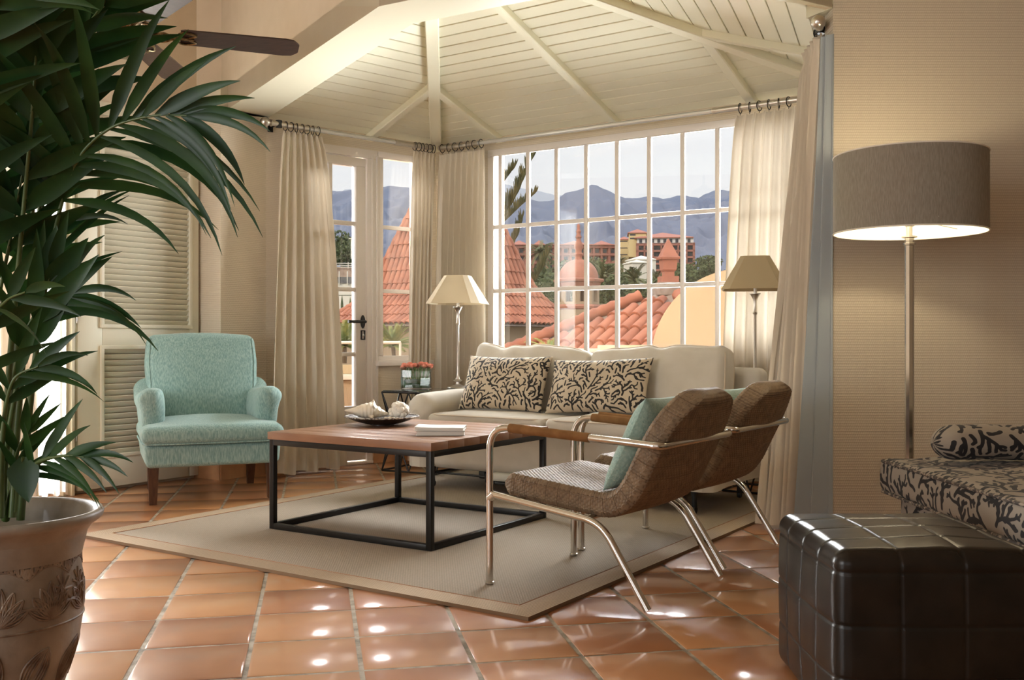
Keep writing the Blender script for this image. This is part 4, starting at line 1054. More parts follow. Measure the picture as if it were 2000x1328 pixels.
for t, lab, sd_ in ((w1, 'teal knitted cushion leaning on the back of the nearer wicker chair', 31), (w2, 'teal cushion barely visible in the farther wicker chair', 33)):
    e_ = (Matrix.Rotation(CR, 4, 'Z') @ Matrix(((0, 0.454, -0.891, 0), (-1, 0, 0, 0), (0, 0.891, 0.454, 0), (0, 0, 0, 1)))).to_euler()
    pillow('cushion', lab, 0.44, 0.37, 0.12, M['teal_knit'], chairpt(t, 0.528, 0.29, 0.541), e_, nu=40, nv=40, seed=sd_, concave=0.04)

# ------------------------------------------------------------------ ottoman
def otdf_factory(h, px, py, pz):
    def df(p):
        q = Vector(p)
        def seam(c, hh, pitch):                            # distance to nearest seam of that axis
            k = (c + hh) / pitch; return abs(k - round(k)) * pitch
        ax = max(range(3), key=lambda i: abs(p[i]) / h[i]); oth = [i for i in range(3) if i != ax]
        d = min(seam(p[i], h[i], (px, py, pz)[i]) if abs(p[i]) < h[i] - 0.02 else 1 for i in oth)
        amp = -0.0030 * math.exp(-(d / 0.0032) ** 2) + 0.0013 * (1 - math.exp(-(d / 0.02) ** 2))
        n = Vector([0, 0, 0]); n[ax] = math.copysign(1, p[ax]); 
        f = [max(0, 1 - (p[i] / h[i]) ** 2) for i in oth]
        q += n * (amp + 0.012 * f[0] * f[1] + 0.004 * nz(p, 7, 5)); return q
    return df
OS = (0.49, 0.53, 0.425)
ot = thing('ottoman', 'black patchwork leather cube ottoman in the bottom right corner', 'ottoman', (1.005, 2.60, 0), 0.0)
mb = MB(); mb.rbox((0, 0, OS[2] / 2), OS, 0.035, 5, sub=(110, 110, 90), deform=otdf_factory([x / 2 for x in OS], OS[0] / 3.3, OS[1] / 4, OS[2] / 3.4)); mb.build('leather_cover', M['leather'], ot, smooth=80)
# raised stitching along the patches
mb = MB(); hx, hy, hz = [x / 2 for x in OS]
pxx, pyy, pzz = OS[0] / 3.3, OS[1] / 4, OS[2] / 3.4
ring = lambda pts: mb.tube(pts, 0.0021, 5, closed=True)
def rr2(hx, hy, z, r=0.035, n=6):
    out = []
    for cx, cy, a0 in ((hx - r, hy - r, 0), (-hx + r, hy - r, PI / 2), (-hx + r, -hy + r, PI), (hx - r, -hy + r, 1.5 * PI)):
        out += [(cx + r * math.cos(a0 + PI / 2 * i / n), cy + r * math.sin(a0 + PI / 2 * i / n), z) for i in range(n + 1)]
    return out

# ------------------------------------------------------------------ chaise with coral print
ch = thing('chaise', 'coral print daybed with a thick mattress by the patterned right wall', 'daybed', (1.43, 2.30, 0), 0.02)
CWx, CDy = 1.15, 1.50
def coralbox(name, c, size, r, parent, seed, scale, sub, puff, k=0):
    mb = MB(); h = [s / 2 for s in size]
    store = []
    def df(p):
        ax = max(range(3), key=lambda i: abs(p[i]) / h[i]) 
        store.append((p.x + h[0] + 0.02, (p.y + h[1] + 0.02) if abs(p.z) >= h[2] - r * 0.5 and ax == 2 else (p.z + h[2] + 2 * h[1] + 0.05)) if ax != 0 else (p.y + h[1] + 0.02, p.z + h[2] + 2 * h[1] + 0.05))
        x, y, z = p.x / h[0], p.y / h[1], p.z / h[2]
        fx, fy, fz = max(0, 1 - x * x), max(0, 1 - y * y), max(0, 1 - z * z)
        n_ = nz(p, 6, k) * 0.008
        return Vector((p.x + x * puff * 0.4 * fz, p.y + y * puff * 0.4 * fz, p.z + z * puff * fx * fy + n_))
    mb.rbox(c, size, r, 5, sub=sub, deform=df)
    W = max(size[0], size[1]) + 0.08; H = 2 * h[1] + 2 * h[2] + 0.1
    segs = coral(W, H, scale, seed, 1.3); mb.a = list(0.5 + coral_field(segs, store))
    return mb.build(name, M['coral2'], parent, smooth=80)
M['coral2'] = mat('coral_print_dark', (0.27, 0.225, 0.175), 0.8, attr=((0.010, 0.008, 0.008), 0.5006, 0.4994), bump=(400, 0.2, 0.002), sheen=0.05)
coralbox('mattress', (CWx / 2, CDy / 2, 0.405), (CWx, CDy, 0.135), 0.03, ch, 3, 1.0, (190, 240, 24), 0.018)
coralbox('base', (CWx / 2 + 0.03, CDy / 2, 0.22), (CWx - 0.06, CDy - 0.08, 0.24), 0.02, ch, 6, 1.0, (150, 180, 34), 0.004)
M['pipcor'] = mat('dark_piping', (0.05, 0.04, 0.035), 0.8, var=((0.3, 0.24, 0.18), 60, 0.5, 0.6))
for z in (0.462, 0.348): mb = MB(); mb.tube([(x + CWx / 2, y + CDy / 2, z) for x, y, _ in rr2(CWx / 2 + 0.001, CDy / 2 + 0.001, 0, 0.035)], 0.006, 8, closed=True); mb.build('piping', M['pipcor'], ch)
for x, y in ((0.08, 0.08), (CWx - 0.08, 0.08), (0.08, CDy - 0.08), (CWx - 0.08, CDy - 0.08)):
    mb = MB(); mb.rbox((x, y, 0.05), (0.05, 0.05, 0.10), 0.005, 1); mb.build('leg', M['darkwood'], ch)
bo = thing('bolster', 'coral print bolster cushion lying across the far end of the daybed', 'cushion', (1.50, 3.56, 0.491), 0.0)
L_, R1, R2 = 0.95, 0.085, 0.062
nb, na = 260, 110; segs = coral(1.1, 0.6, 1.15, 12, 1.25); st2 = []; V = []
for i in range(nb):
    x = i / (nb - 1); X = x * L_; e = min(X, L_ - X); f = math.sqrt(max(0.0, 1 - (1 - min(1, e / 0.075)) ** 2)) if e < 0.075 else 1
    for k in range(na):
        a = 2 * PI * k / na; y, z = math.cos(a) * R1 * f, R2 + math.sin(a) * R2 * f
        V.append((X, y, z + 0.004 * math.sin(X * 9))); st2.append((X + 0.02, k / na * 0.5))
F = [(i * na + k, i * na + (k + 1) % na, (i + 1) * na + (k + 1) % na, (i + 1) * na + k) for i in range(nb - 1) for k in range(na)]
mb = MB(); mb.add(V, F, None, 0.5 + coral_field(segs, st2)); mb.build('cover', M['coral2'], bo, smooth=80)

# ------------------------------------------------------------------ floor lamp
fl_ = thing('floor_lamp', 'tall chrome floor lamp with a wide grey linen drum shade, lit', 'floor lamp', (1.600, 4.02, 0))
M['drum'] = mat('grey_linen_drum', (0.25, 0.225, 0.18), 0.9, var=((0.34, 0.31, 0.25), 60, 0.35, 0.65), stretch=(6, 6, 0.6), translucent=0.06, bump=(400, 0.2, 0.002))
M['drumin'] = mat('shade_inside', (0.86, 0.83, 0.74), 0.7, translucent=0.0)
Rs, z0, z1 = 0.293, 1.352, 1.662
mb = MB(); mb.lathe([(0.0, 0), (0.15, 0), (0.15, 0.012), (0.14, 0.02), (0.02, 0.024), (0.018, 0.03)], 40, caps=False); mb.build('base', M['chrome'], fl_)
mb = MB(); mb.lathe([(0.0175, 0.02), (0.0175, 1.30), (0.024, 1.302), (0.024, 1.310), (0.018, 1.312), (0.018, 1.33), (0.03, 1.332), (0.03, 1.338), (0.012, 1.34), (0.012, 1.38)], 8, rot=PI / 8); mb.build('pole', M['chrome'], fl_, smooth=20)
mb = MB(); mb.lathe([(Rs, z0), (Rs, z1)], 64, caps=False); mb.build('lamp_shade', M['drum'], fl_)
mb = MB(); mb.lathe([(Rs - 0.003, z1), (Rs - 0.003, z0)], 64, caps=False); mb.build('shade_lining', M['drumin'], fl_)
for zz in (z0, z1): mb = MB(); mb.tube([(Rs * math.cos(k * PI / 32), Rs * math.sin(k * PI / 32), zz) for k in range(64)], 0.003, 6, closed=True); mb.build('shade_rim', M['drumin'], fl_)
mb = MB()
for k in range(3): a = k * 2 * PI / 3 + 0.5; mb.tube([(0.02 * math.cos(a), 0.02 * math.sin(a), z0 + 0.055), (Rs * math.cos(a), Rs * math.sin(a), z0 + 0.03)], 0.0018, 6)
mb.tube([(0.022 * math.cos(k * PI / 8), 0.022 * math.sin(k * PI / 8), z0 + 0.055) for k in range(16)], 0.002, 6, closed=True); mb.build('shade_spider', M['satin'], fl_)
mb = MB(); mb.lathe([(0.018, z0 + 0.025), (0.018, z0 + 0.075), (0.0, z0 + 0.076)], 20, caps=False); mb.build('bulb_holder', M['white'], fl_)
mb = MB(); mb.lathe([(0.0, z0 + 0.076), (0.014, z0 + 0.08), (0.03, z0 + 0.12), (0.028, z0 + 0.145), (0.012, z0 + 0.165), (0.0, z0 + 0.168)], 20, caps=False)
bo_ = mb.build('light_bulb', mat('warm_bulb', (1, 0.9, 0.7), 0.4, emit=((1.0, 0.82, 0.55), 8)), fl_)
d = bpy.data.lights.new('lamp_glow', 'POINT'); d.energy = 13; d.color = (1.0, 0.84, 0.58); d.shadow_soft_size = 0.04
lo = bpy.data.objects.new('lamp_glow', d); col.objects.link(lo); lo.parent = fl_; lo.location = (0, 0, z0 + 0.21)

# ------------------------------------------------------------------ side tables with wire legs and glass tops
def side_table(label, loc, rz, W, H):
    t = thing('side_table', label, 'side table', loc, rz, None); h = W / 2; r = 0.0055
    mb = MB(); mb.rbox((0, 0, H - 0.004), (W - 0.01, W - 0.01, 0.008), 0.002, 1); mb.build('glass_top', M['tglass'], t)
    for nm, z in (('top_frame', H - 0.014), ('bottom_frame', 0.008)):
        mb = MB(); c4 = [(-h, -h), (h, -h), (h, h), (-h, h)]
        for k in range(4): mb.tube([(*c4[k], z), (*c4[(k + 1) % 4], z)], r * 1.2, 4)
        mb.build(nm, M['blackmetal'], t)
    c4 = [Vector((-h, -h, 0)), Vector((h, -h, 0)), Vector((h, h, 0)), Vector((-h, h, 0))]; up = Vector((0, 0, H - 0.014)); lo_ = Vector((0, 0, 0.008))
    for k in range(4):
        mb = MB(); a, b = c4[k], c4[(k + 1) % 4]
        mb.tube([a * 1 + up, b * 0.5 + a * 0.5 + lo_ + up * 0.0], r, 8); mb.tube([b + up, (a + b) * 0.5 + lo_], r, 8); mb.tube([a + lo_, (a + b) * 0.5 + up], r, 8); mb.tube([b + lo_, (a + b) * 0.5 + up], r, 8)
        mb.build('leg', M['blackmetal'], t)
    return t
M['tglass'] = mat('table_glass', (0.75, 0.9, 0.85), 0.03, transmission=0.95, ior=1.45)
M['tglass'] = glass_mat('table_top_glass', (0.80, 0.92, 0.88), 0.10)
H1, H2_ = 0.575, 0.62
side_table('black wire side table with a glass top left of the sofa, under the flowers', (-0.600, 6.98, RT_ + 0.002), math.radians(-28), 0.44, H1 - RT_ - 0.002)
side_table('black wire side table behind the farther wicker chair, under the right table lamp', (1.494, 6.012, RT_ + 0.002), ROT, 0.34, H2_ - RT_ - 0.002)
def table_lamp(label, loc, rz, shade_col):
    t = thing('table_lamp', label, 'table lamp', loc, rz, None)
    mb = MB(); mb.lathe([(0.0, 0), (0.075, 0), (0.077, 0.006), (0.07, 0.012), (0.05, 0.016), (0.032, 0.022), (0.014, 0.03), (0.012, 0.045), (0.03, 0.055), (0.032, 0.059), (0.016, 0.066), (0.011, 0.085), (0.010, 0.1)], 36, caps=False); mb.build('base', M['satin'], t)
    mb = MB(); mb.lathe([(0.010, 0.1), (0.0085, 0.45), (0.011, 0.455), (0.014, 0.462), (0.011, 0.468), (0.010, 0.53), (0.013, 0.545), (0.028, 0.572), (0.034, 0.576), (0.034, 0.58), (0.010, 0.583), (0.010, 0.64)], 20); mb.build('stem', M['satin'], t)
    mb = MB(); zb, zt = 0.600, 0.80; B_, T_ = 0.195, 0.085
    def sh(w_, c_): return [(w_ - c_, -w_), (w_, -w_ + c_), (w_, w_ - c_), (w_ - c_, w_), (-w_ + c_, w_), (-w_, w_ - c_), (-w_, -w_ + c_), (-w_ + c_, -w_)]
    lo1, hi1 = sh(B_, 0.05), sh(T_, 0.028)
    V = [(*p, zb) for p in lo1] + [(*p, zt) for p in hi1] + [(p[0] * 0.99, p[1] * 0.99, zb) for p in lo1] + [(p[0] * 0.98, p[1] * 0.98, zt) for p in hi1]
    F = [(k, (k + 1) % 8, 8 + (k + 1) % 8, 8 + k) for k in range(8)] + [(16 + k, 24 + k, 24 + (k + 1) % 8, 16 + (k + 1) % 8) for k in range(8)] + [(k, 16 + k, 16 + (k + 1) % 8, (k + 1) % 8) for k in range(8)] + [(8 + k, 8 + (k + 1) % 8, 24 + (k + 1) % 8, 24 + k) for k in range(8)]
    mb.add(V, F); mb.build('lamp_shade', shade_col, t, smooth=0)
    mb = MB()
    for k in range(4): a = k * PI / 2; mb.tube([(0.008 * math.cos(a), 0.008 * math.sin(a), 0.64), (T_ * 0.9 * math.cos(a), T_ * 0.9 * math.sin(a), zt - 0.01)], 0.0015, 5)
    mb.build('shade_spider', M['satin'], t)
    mb = MB(); mb.lathe([(0, 0.64), (0.014, 0.64), (0.014, 0.67), (0.024, 0.70), (0.022, 0.725), (0, 0.74)], 16, caps=False); mb.build('light_bulb', M['white'], t)
    return t
M['shade_beige'] = mat('beige_shade', (0.52, 0.42, 0.27), 0.9, bump=(500, 0.2, 0.002), translucent=0.35)
table_lamp('silver table lamp with a pale tapered shade between the door curtain and the sofa', (-0.385, 7.10, H1 + 0.001), math.radians(-12), M['shade_lin'])
table_lamp('silver table lamp with a beige tapered shade in front of the right window curtain', (1.462, 6.004, H2_ + 0.001), math.radians(-14), M['shade_beige'])

# ------------------------------------------------------------------ flowers in a square glass vase
vx = thing('flower_vase', 'square glass vase of pink roses on the glass side table', 'flower vase', (-0.665, 6.97, H1 + 0.001), math.radians(-4))
M['vglass'] = glass_mat('vase_glass', (0.93, 0.97, 0.95), 0.08)
M['rose'] = mat('pink_rose', (0.78, 0.27, 0.18), 0.6, var=((0.88, 0.48, 0.36), 40, 0.35, 0.7), translucent=0.15)
M['green'] = mat('green_stem', (0.10, 0.22, 0.05), 0.5, var=((0.18, 0.34, 0.09), 30, 0.35, 0.7))
M['dgreen'] = mat('dark_leaf_wrap', (0.02, 0.075, 0.02), 0.3, var=((0.05, 0.14, 0.04), 20, 0.35, 0.7))
vw, vh = 0.205, 0.155
mb = MB()
mb.rbox((0, 0, 0.006), (vw, vw * 0.55, 0.012), 0.003, 1)
for (cx, cy, a, b) in ((0, vw * 0.275 - 0.003, vw, 0.006), (0, -vw * 0.275 + 0.003, vw, 0.006), (vw / 2 - 0.003, 0, 0.006, vw * 0.55 - 0.012), (-vw / 2 + 0.003, 0, 0.006, vw * 0.55 - 0.012)):
    mb.rbox((cx, cy, vh / 2 + 0.006), (a, b, vh - 0.01), 0.0015, 1)
mb.build('vase', M['vglass'], vx)
mb = MB(); mb.tube([(0.082 * math.cos(a) , 0.036 * math.sin(a), 0.045 + 0.004 * math.sin(3 * a)) for a in [k * PI / 12 for k in range(24)]], 0.014, 8, closed=True)
def wrapf(a, b): an = 2 * PI * a; c, s = math.cos(an), math.sin(an); return Vector((math.copysign(abs(c) ** 0.5, c) * 0.088, math.copysign(abs(s) ** 0.5, s) * 0.042, 0.016 + b * 0.05 + 0.006 * math.sin(an * 3)))
mb.grid(wrapf, 40, 6, closeu=True); mb.build('leaf_wrap', M['dgreen'], vx)
mb = MB(); rnd = random.Random(8); heads = []
for i in range(7):
    for j in range(4):
        x = -0.088 + 0.176 * i / 6 + rnd.uniform(-.008, .008); y = -0.038 + 0.076 * j / 3 + rnd.uniform(-.006, .006); z = 0.150 + rnd.uniform(-.012, .012) + 0.012 * (1 - (i / 3 - 1) ** 2); heads.append((x, y, z))
        mb.tube([(x * 0.5 + rnd.uniform(-.02, .02), y * 0.7, 0.015), (x * 0.8, y * 0.9, 0.09), (x, y, z)], 0.0022, 6)
        for q in range(3):
            a = rnd.uniform(0, 6.28); z_ = z - 0.015 - q * 0.012; mb.tube([(x, y, z_), (x + 0.010 * math.cos(a), y + 0.010 * math.sin(a), z_ + 0.012)], [0.0025, 0.0006], 5)
mb.build('stems', M['green'], vx)
for (x, y, z) in heads:
    mb = MB()
    for q, (R_, hgt, n) in enumerate(((0.0085, 0.026, 3), (0.0130, 0.024, 5), (0.0175, 0.019, 6))):
        for k in range(n):
            a0 = 2 * PI * (k + q * 0.4) / n
            def pet(a, b, R_=R_, hgt=hgt, a0=a0, n=n):
                an = a0 + (a - 0.5) * 2 * PI / n * 1.35; rr_ = R_ * (0.35 + 0.65 * math.sin(b * 1.7)) + 0.002 * b * b * (R_ / 0.01)
                return Vector((x + rr_ * math.cos(an), y + rr_ * math.sin(an), z - 0.004 + hgt * b * (1 - 0.22 * (2 * a - 1) ** 2)))
            mb.grid(pet, 5, 5)
    mb.build('rose', M['rose'], vx, smooth=80)
# ------------------------------------------------------------------ potted palm
PX, PY = -1.228, 2.40
pp = thing('potted_palm', 'tall dark green palm in a carved clay pot at the left edge', 'potted palm', (PX, PY, 0), 0)
pot_prof = [(0.0, 0.0), (0.120, 0.0), (0.128, 0.01), (0.140, 0.06), (0.160, 0.12), (0.183, 0.19), (0.194, 0.26), (0.194, 0.33), (0.187, 0.385), (0.186, 0.41), (0.190, 0.425), (0.197, 0.435), (0.204, 0.455), (0.216, 0.472), (0.232, 0.482), (0.241, 0.490), (0.243, 0.500), (0.238, 0.508), (0.228, 0.508), (0.218, 0.498), (0.208, 0.475), (0.200, 0.44), (0.19, 0.40)]
def prof_r(z):
    P = pot_prof[1:17]
    for (r0, z0_), (r1, z1_) in zip(P[:-1], P[1:]):
        if z0_ <= z <= z1_: return r0 + (r1 - r0) * (z - z0_) / max(1e-6, z1_ - z0_)
    return P[-1][0]
pot_prof = [(r * 0.945, z) for r, z in pot_prof]
mb = MB(); mb.lathe(pot_prof, 96, caps=False); mb.build('pot', M['pot'], pp, smooth=60)
mb = MB()
def onpot(an, z, off=0.0): r = prof_r(z) + off; return Vector((r * math.cos(an), r * math.sin(an), z))
def stroke(pts, r): mb.tube([onpot(a, z, 0.0) for a, z in pts], r, 6)
A0 = math.atan2(-1, 0.5)                                    # towards the camera
for z, r in ((0.412, 0.004), (0.425, 0.0035), (0.255, 0.003)): stroke([(k * PI / 30, z) for k in range(61)], r)
def leafrel(a, z, ang, L, W, n=3):
    ca, sa = math.cos(ang), math.sin(ang)
    for q in range(n):
        w_ = W * (1 - q / n)
        for sg in (-1, 1):
            pts = []
            for i in range(11):
                t = i / 10; x = L * t; y = sg * w_ * math.sin(PI * t) ** 0.8
                pts.append((a + (x * ca - y * sa) / 0.19, z + x * sa + y * ca))
            stroke(pts, 0.0030)
for k in range(9):
    a = A0 + (k - 4) * 0.62
    for q in range(7): leafrel(a, 0.275, PI / 2 + (q - 3) * 0.36, 0.085 - 0.006 * abs(q - 3), 0.012, 2)
    for i in range(9): an = a - 0.30 + 0.6 * i / 8; leafrel(an, 0.375 + 0.022 * math.sin(i * PI / 8), PI / 2, 0.022, 0.008, 2)
    stroke([(a - 0.31 + 0.62 * i / 16, 0.370 + 0.026 * math.sin(i * PI / 16)) for i in range(17)], 0.0022)
    leafrel(a + 0.31, 0.10, 1.1, 0.12, 0.035, 4)
M['relief'] = mat('carved_relief', (0.11, 0.070, 0.045), 0.55, var=((0.28, 0.22, 0.16), 20, 0.4, 0.7))
for i in range(9): an = PI * 2 * i / 9; L = 0.032; stroke([(A0 + 0.80, 0.335), (A0 + 0.80 + L * math.cos(an) / 0.19, 0.335 + L * 1.25 * math.sin(an))], 0.0035)
for i in range(9): an = PI * 2 * i / 9; L = 0.032; stroke([(A0 + 1.15, 0.335), (A0 + 1.15 + L * math.cos(an) / 0.19, 0.335 + L * 1.25 * math.sin(an))], 0.0035)
mb.build('pot_relief', M['relief'], pp, smooth=60)
mb = MB(); mb.grid(lambda a, b: Vector((0.178 * b * math.cos(2 * PI * a), 0.178 * b * math.sin(2 * PI * a), 0.435 + 0.010 * nz((b * math.cos(2 * PI * a), b * math.sin(2 * PI * a), 0), 5, 1))), 40, 12, closeu=True); mb.build('soil', M['soil'], pp)
PO = Vector((PX, PY, 0)); CAMP = Vector((0, 0, CAMH))
def leaflet(mb, p, d, L, W, nrm, droop, rnd, twist=0.0, nseg=9):
    V = []; F = []; P = Vector(p); d = d.normalized(); st = L / nseg
    side = d.cross(nrm); side = side.normalized() if side.length > 1e-4 else Vector((1, 0, 0))
    for i in range(nseg + 1):
        t = i / nseg; w_ = W * (min(1.0, 0.25 + 3.2 * t) if t < 0.3 else (1 - ((t - 0.3) / 0.7) ** 1.7)) * 0.5 + 0.0004
        s2 = (side * math.cos(twist * t) + nrm * math.sin(twist * t)).normalized(); n2 = s2.cross(d).normalized()
        V += [P - s2 * w_ + n2 * w_ * 0.22, P - n2 * w_ * 0.10, P + s2 * w_ + n2 * w_ * 0.22]
        d = (d + Vector((0, 0, -1)) * droop * st * (0.6 + 2.2 * t)).normalized(); P = P + d * st
        side = (side - d * side.dot(d)).normalized()
    for i in range(nseg):
        for k in (0, 1): F.append((i * 3 + k, (i + 1) * 3 + k, (i + 1) * 3 + k + 1, i * 3 + k + 1))
    mb.add(V, F)
def frond(pts, s0=0.35, n=12, L=0.30, W=0.036, droop=2.2, seed=0, nrm=None, r0=0.010, ang=(62, 22), sides=(1, -1), Lp=(0.75, 1.0, 0.55), tipn=1, depth=0.25):
    rnd = random.Random(seed); C = catmull([at(*p) - PO if len(p) == 3 and p[0] > -900 else Vector(p) for p in pts], 10)
    S = [0.0]
    for a, b in zip(C[:-1], C[1:]): S.append(S[-1] + (b - a).length)
    T_ = S[-1]
    mb = MB(); mb.mat = 1; mb.tube(C, [r0 * (1 - 0.8 * s / T_) for s in S], 8); mb.mat = 0
    def ev(s):
        for i in range(len(S) - 1):
            if s <= S[i + 1]: k = (s - S[i]) / max(1e-9, S[i + 1] - S[i]); return C[i].lerp(C[i + 1], k), (C[i + 1] - C[i]).normalized()
        return C[-1], (C[-1] - C[-2]).normalized()
    nv = Vector(nrm).normalized() if nrm else None
    for i in range(n):
        for sg in sides:
            t = (i + 0.5 + 0.2 * rnd.uniform(-1, 1)) / n; s = (s0 + (1 - s0) * t) * T_; p, d = ev(s)
            N = nv or (CAMP - PO - p).normalized(); N = (N - d * N.dot(d)).normalized()
            sd_ = d.cross(N) * sg
            a = math.radians(ang[0] + (ang[1] - ang[0]) * t + rnd.uniform(-6, 6))
            dd = d * math.cos(a) + sd_ * math.sin(a) + N * rnd.uniform(-depth, depth)
            l = L * (Lp[0] + (Lp[1] - Lp[0]) * t * 2 if t < 0.5 else Lp[1] + (Lp[2] - Lp[1]) * (t - 0.5) * 2) * rnd.uniform(0.88, 1.1)
            upw = dd.z > 0.25
            leaflet(mb, p, dd, l * (0.85 if upw else 1.0), W * rnd.uniform(0.8, 1.15) * (1.25 if upw else 1.0), N, droop * rnd.uniform(0.7, 1.3) * (0.4 if upw else 1.0), rnd, rnd.uniform(-0.5, 0.5))
    p, d = ev(T_)
    for q in range(tipn): N = (CAMP - PO - p).normalized(); leaflet(mb, p, d + Vector((rnd.uniform(-.1, .1), 0, rnd.uniform(-.1, .1))), L * Lp[2], W * 0.8, N, droop, rnd)
    return mb.build('frond', [M['leaf'], M['stem']], pp, smooth=60)
Y0 = 2.40
FR = [
 dict(pts=[(40, 1015, 2.42), (62, 760, 2.40), (95, 520, 2.36), (125, 380, 2.32), (160, 300, 2.28), (220, 248, 2.25), (300, 226, 2.22), (365, 226, 2.2)], s0=0.64, n=14, L=0.42, W=0.025, droop=2.6, seed=1, ang=(66, 14)),
 dict(pts=[(20, 1010, 2.45), (45, 700, 2.45), (75, 430, 2.42), (95, 260, 2.38), (120, 150, 2.33), (165, 60, 2.28), (215, -10, 2.2)], s0=0.62, n=9, L=0.33, W=0.034, droop=1.6, seed=2, ang=(55, 22)),
 dict(pts=[(0, 1010, 2.40), (20, 700, 2.38), (45, 420, 2.30), (62, 230, 2.22), (70, 90, 2.15), (60, -40, 2.05)], s0=0.50, n=9, L=0.30, W=0.038, droop=1.8, seed=3, ang=(50, 25)),
 dict(pts=[(-20, 1010, 2.38), (-60, 640, 2.3), (-100, 330, 2.2), (-80, 130, 2.1), (-20, 20, 2.05), (40, -30, 2.0)], s0=0.45, n=10, L=0.34, W=0.038, droop=1.5, seed=5, ang=(60, 25)),
 dict(pts=[(5, 1010, 2.45), (15, 800, 2.45), (50, 650, 2.42), (90, 595, 2.40), (140, 572, 2.38)], s0=0.72, n=4, L=0.34, W=0.024, droop=3.0, seed=6, ang=(45, 12), sides=(1, -1), depth=0.1),
 dict(pts=[(0, 1010, 2.3), (5, 850, 2.3), (25, 745, 2.28), (75, 715, 2.26)], s0=0.62, n=4, L=0.26, W=0.022, droop=3.2, seed=7, ang=(50, 12)),
 dict(pts=[(25, 1010, 2.35), (28, 930, 2.35), (35, 880, 2.33), (55, 840, 2.32)], s0=0.35, n=4, L=0.19, W=0.018, droop=1.4, seed=8, ang=(50, 15)),
 dict(pts=[(10, 1015, 2.38), (30, 950, 2.35), (70, 905, 2.3), (125, 890, 2.26), (165, 893, 2.24)], s0=0.35, n=6, L=0.23, W=0.021, droop=3.2, seed=9, ang=(48, 14)),
 dict(pts=[(-30, 1010, 2.42), (-20, 760, 2.40), (-5, 600, 2.38), (20, 470, 2.35), (40, 360, 2.3), (50, 300, 2.3)], s0=0.50, n=5, L=0.32, W=0.028, droop=1.2, seed=10, ang=(40, 18)),
 dict(pts=[(30, 1010, 2.5), (60, 760, 2.52), (95, 540, 2.52), (115, 450, 2.5), (150, 420, 2.48)], s0=0.70, n=4, L=0.3, W=0.013, droop=2.4, seed=11, ang=(50, 10), r0=0.006),
 dict(pts=[(15, 1010, 2.5), (35, 640, 2.55), (70, 350, 2.55), (60, 210, 2.5), (20, 130, 2.45), (-40, 100, 2.4)], s0=0.50, n=9, L=0.32, W=0.032, droop=2.4, seed=12, ang=(58, 25)),
 dict(pts=[(-20, 1010, 2.3), (-40, 800, 2.2), (-30, 650, 2.1), (10, 590, 2.02), (50, 570, 1.98)], s0=0.5, n=4, L=0.24, W=0.024, droop=2.4, seed=14, ang=(50, 20)),
 dict(pts=[(0, 1010, 2.35), (15, 860, 2.33), (45, 700, 2.3), (75, 610, 2.28), (100, 530, 2.27)], s0=0.60, n=3, L=0.26, W=0.036, droop=0.8, seed=15, ang=(28, 12)),
 dict(pts=[(-10, 1010, 2.5), (-10, 500, 2.5), (20, 250, 2.45), (60, 120, 2.4), (90, 30, 2.3), (120, -40, 2.2)], s0=0.50, n=9, L=0.30, W=0.034, droop=2.0, seed=16, ang=(60, 25)),
]
for f in FR: frond(**f)
mb = MB(); leaflet(mb, at(45, 893, 2.3) - PO, Vector((0.15, -0.05, -1.0)), 0.105, 0.075, Vector((0.0, -1, 0.15)), 0.0, random.Random(1)); mb.mat = 1
mb.tube([at(30, 1000, 2.32) - PO, at(35, 940, 2.32) - PO, at(45, 893, 2.3) - PO], 0.004, 6); mb.build('frond', [M['leaf'], M['stem']], pp, smooth=60)

# ------------------------------------------------------------------ ceiling fan
fan = thing('ceiling_fan', 'dark wooden ceiling fan with brass blade brackets, hanging above the palm', 'ceiling fan', (-1.79, 4.63, 2.35), 0)
M['blade'] = wood('fan_blade_wood', (0.028, 0.014, 0.010), (0.05, 0.026, 0.018), ax=(3, 20, 20), rough=0.4, coat=0.2)
M['brass'] = mat('aged_brass', (0.32, 0.25, 0.14), 0.3, 1.0, var=((0.12, 0.08, 0.04), 40, 0.4, 0.6))
mb = MB(); mb.lathe([(0.0, -0.12), (0.045, -0.118), (0.055, -0.10), (0.055, -0.05), (0.075, -0.035), (0.10, -0.02), (0.125, 0.0), (0.135, 0.03), (0.13, 0.08), (0.10, 0.11), (0.05, 0.125), (0.03, 0.15), (0.0, 0.151)], 40, caps=False); mb.build('motor_housing', M['brass'], fan)
mb = MB()
for k in range(36): a = k * PI / 18; mb.rbox((0, 0, 0), (0.004, 0.012, 0.035), 0.001, 1, T=Matrix.Rotation(a, 4, 'Z') @ Matrix.Translation((0.0, 0.112, -0.012)) @ Matrix.Rotation(0.6, 4, 'X'))
mb.build('vent_ring', M['black'], fan)
mb = MB(); mb.tube([(0, 0, 0.14), (0, 0, ZC - 2.35)], 0.012, 12); mb.lathe([(0.07, ZC - 2.35), (0.06, ZC - 2.35 - 0.05), (0.02, ZC - 2.35 - 0.08)], 24); mb.build('downrod', M['brass'], fan)
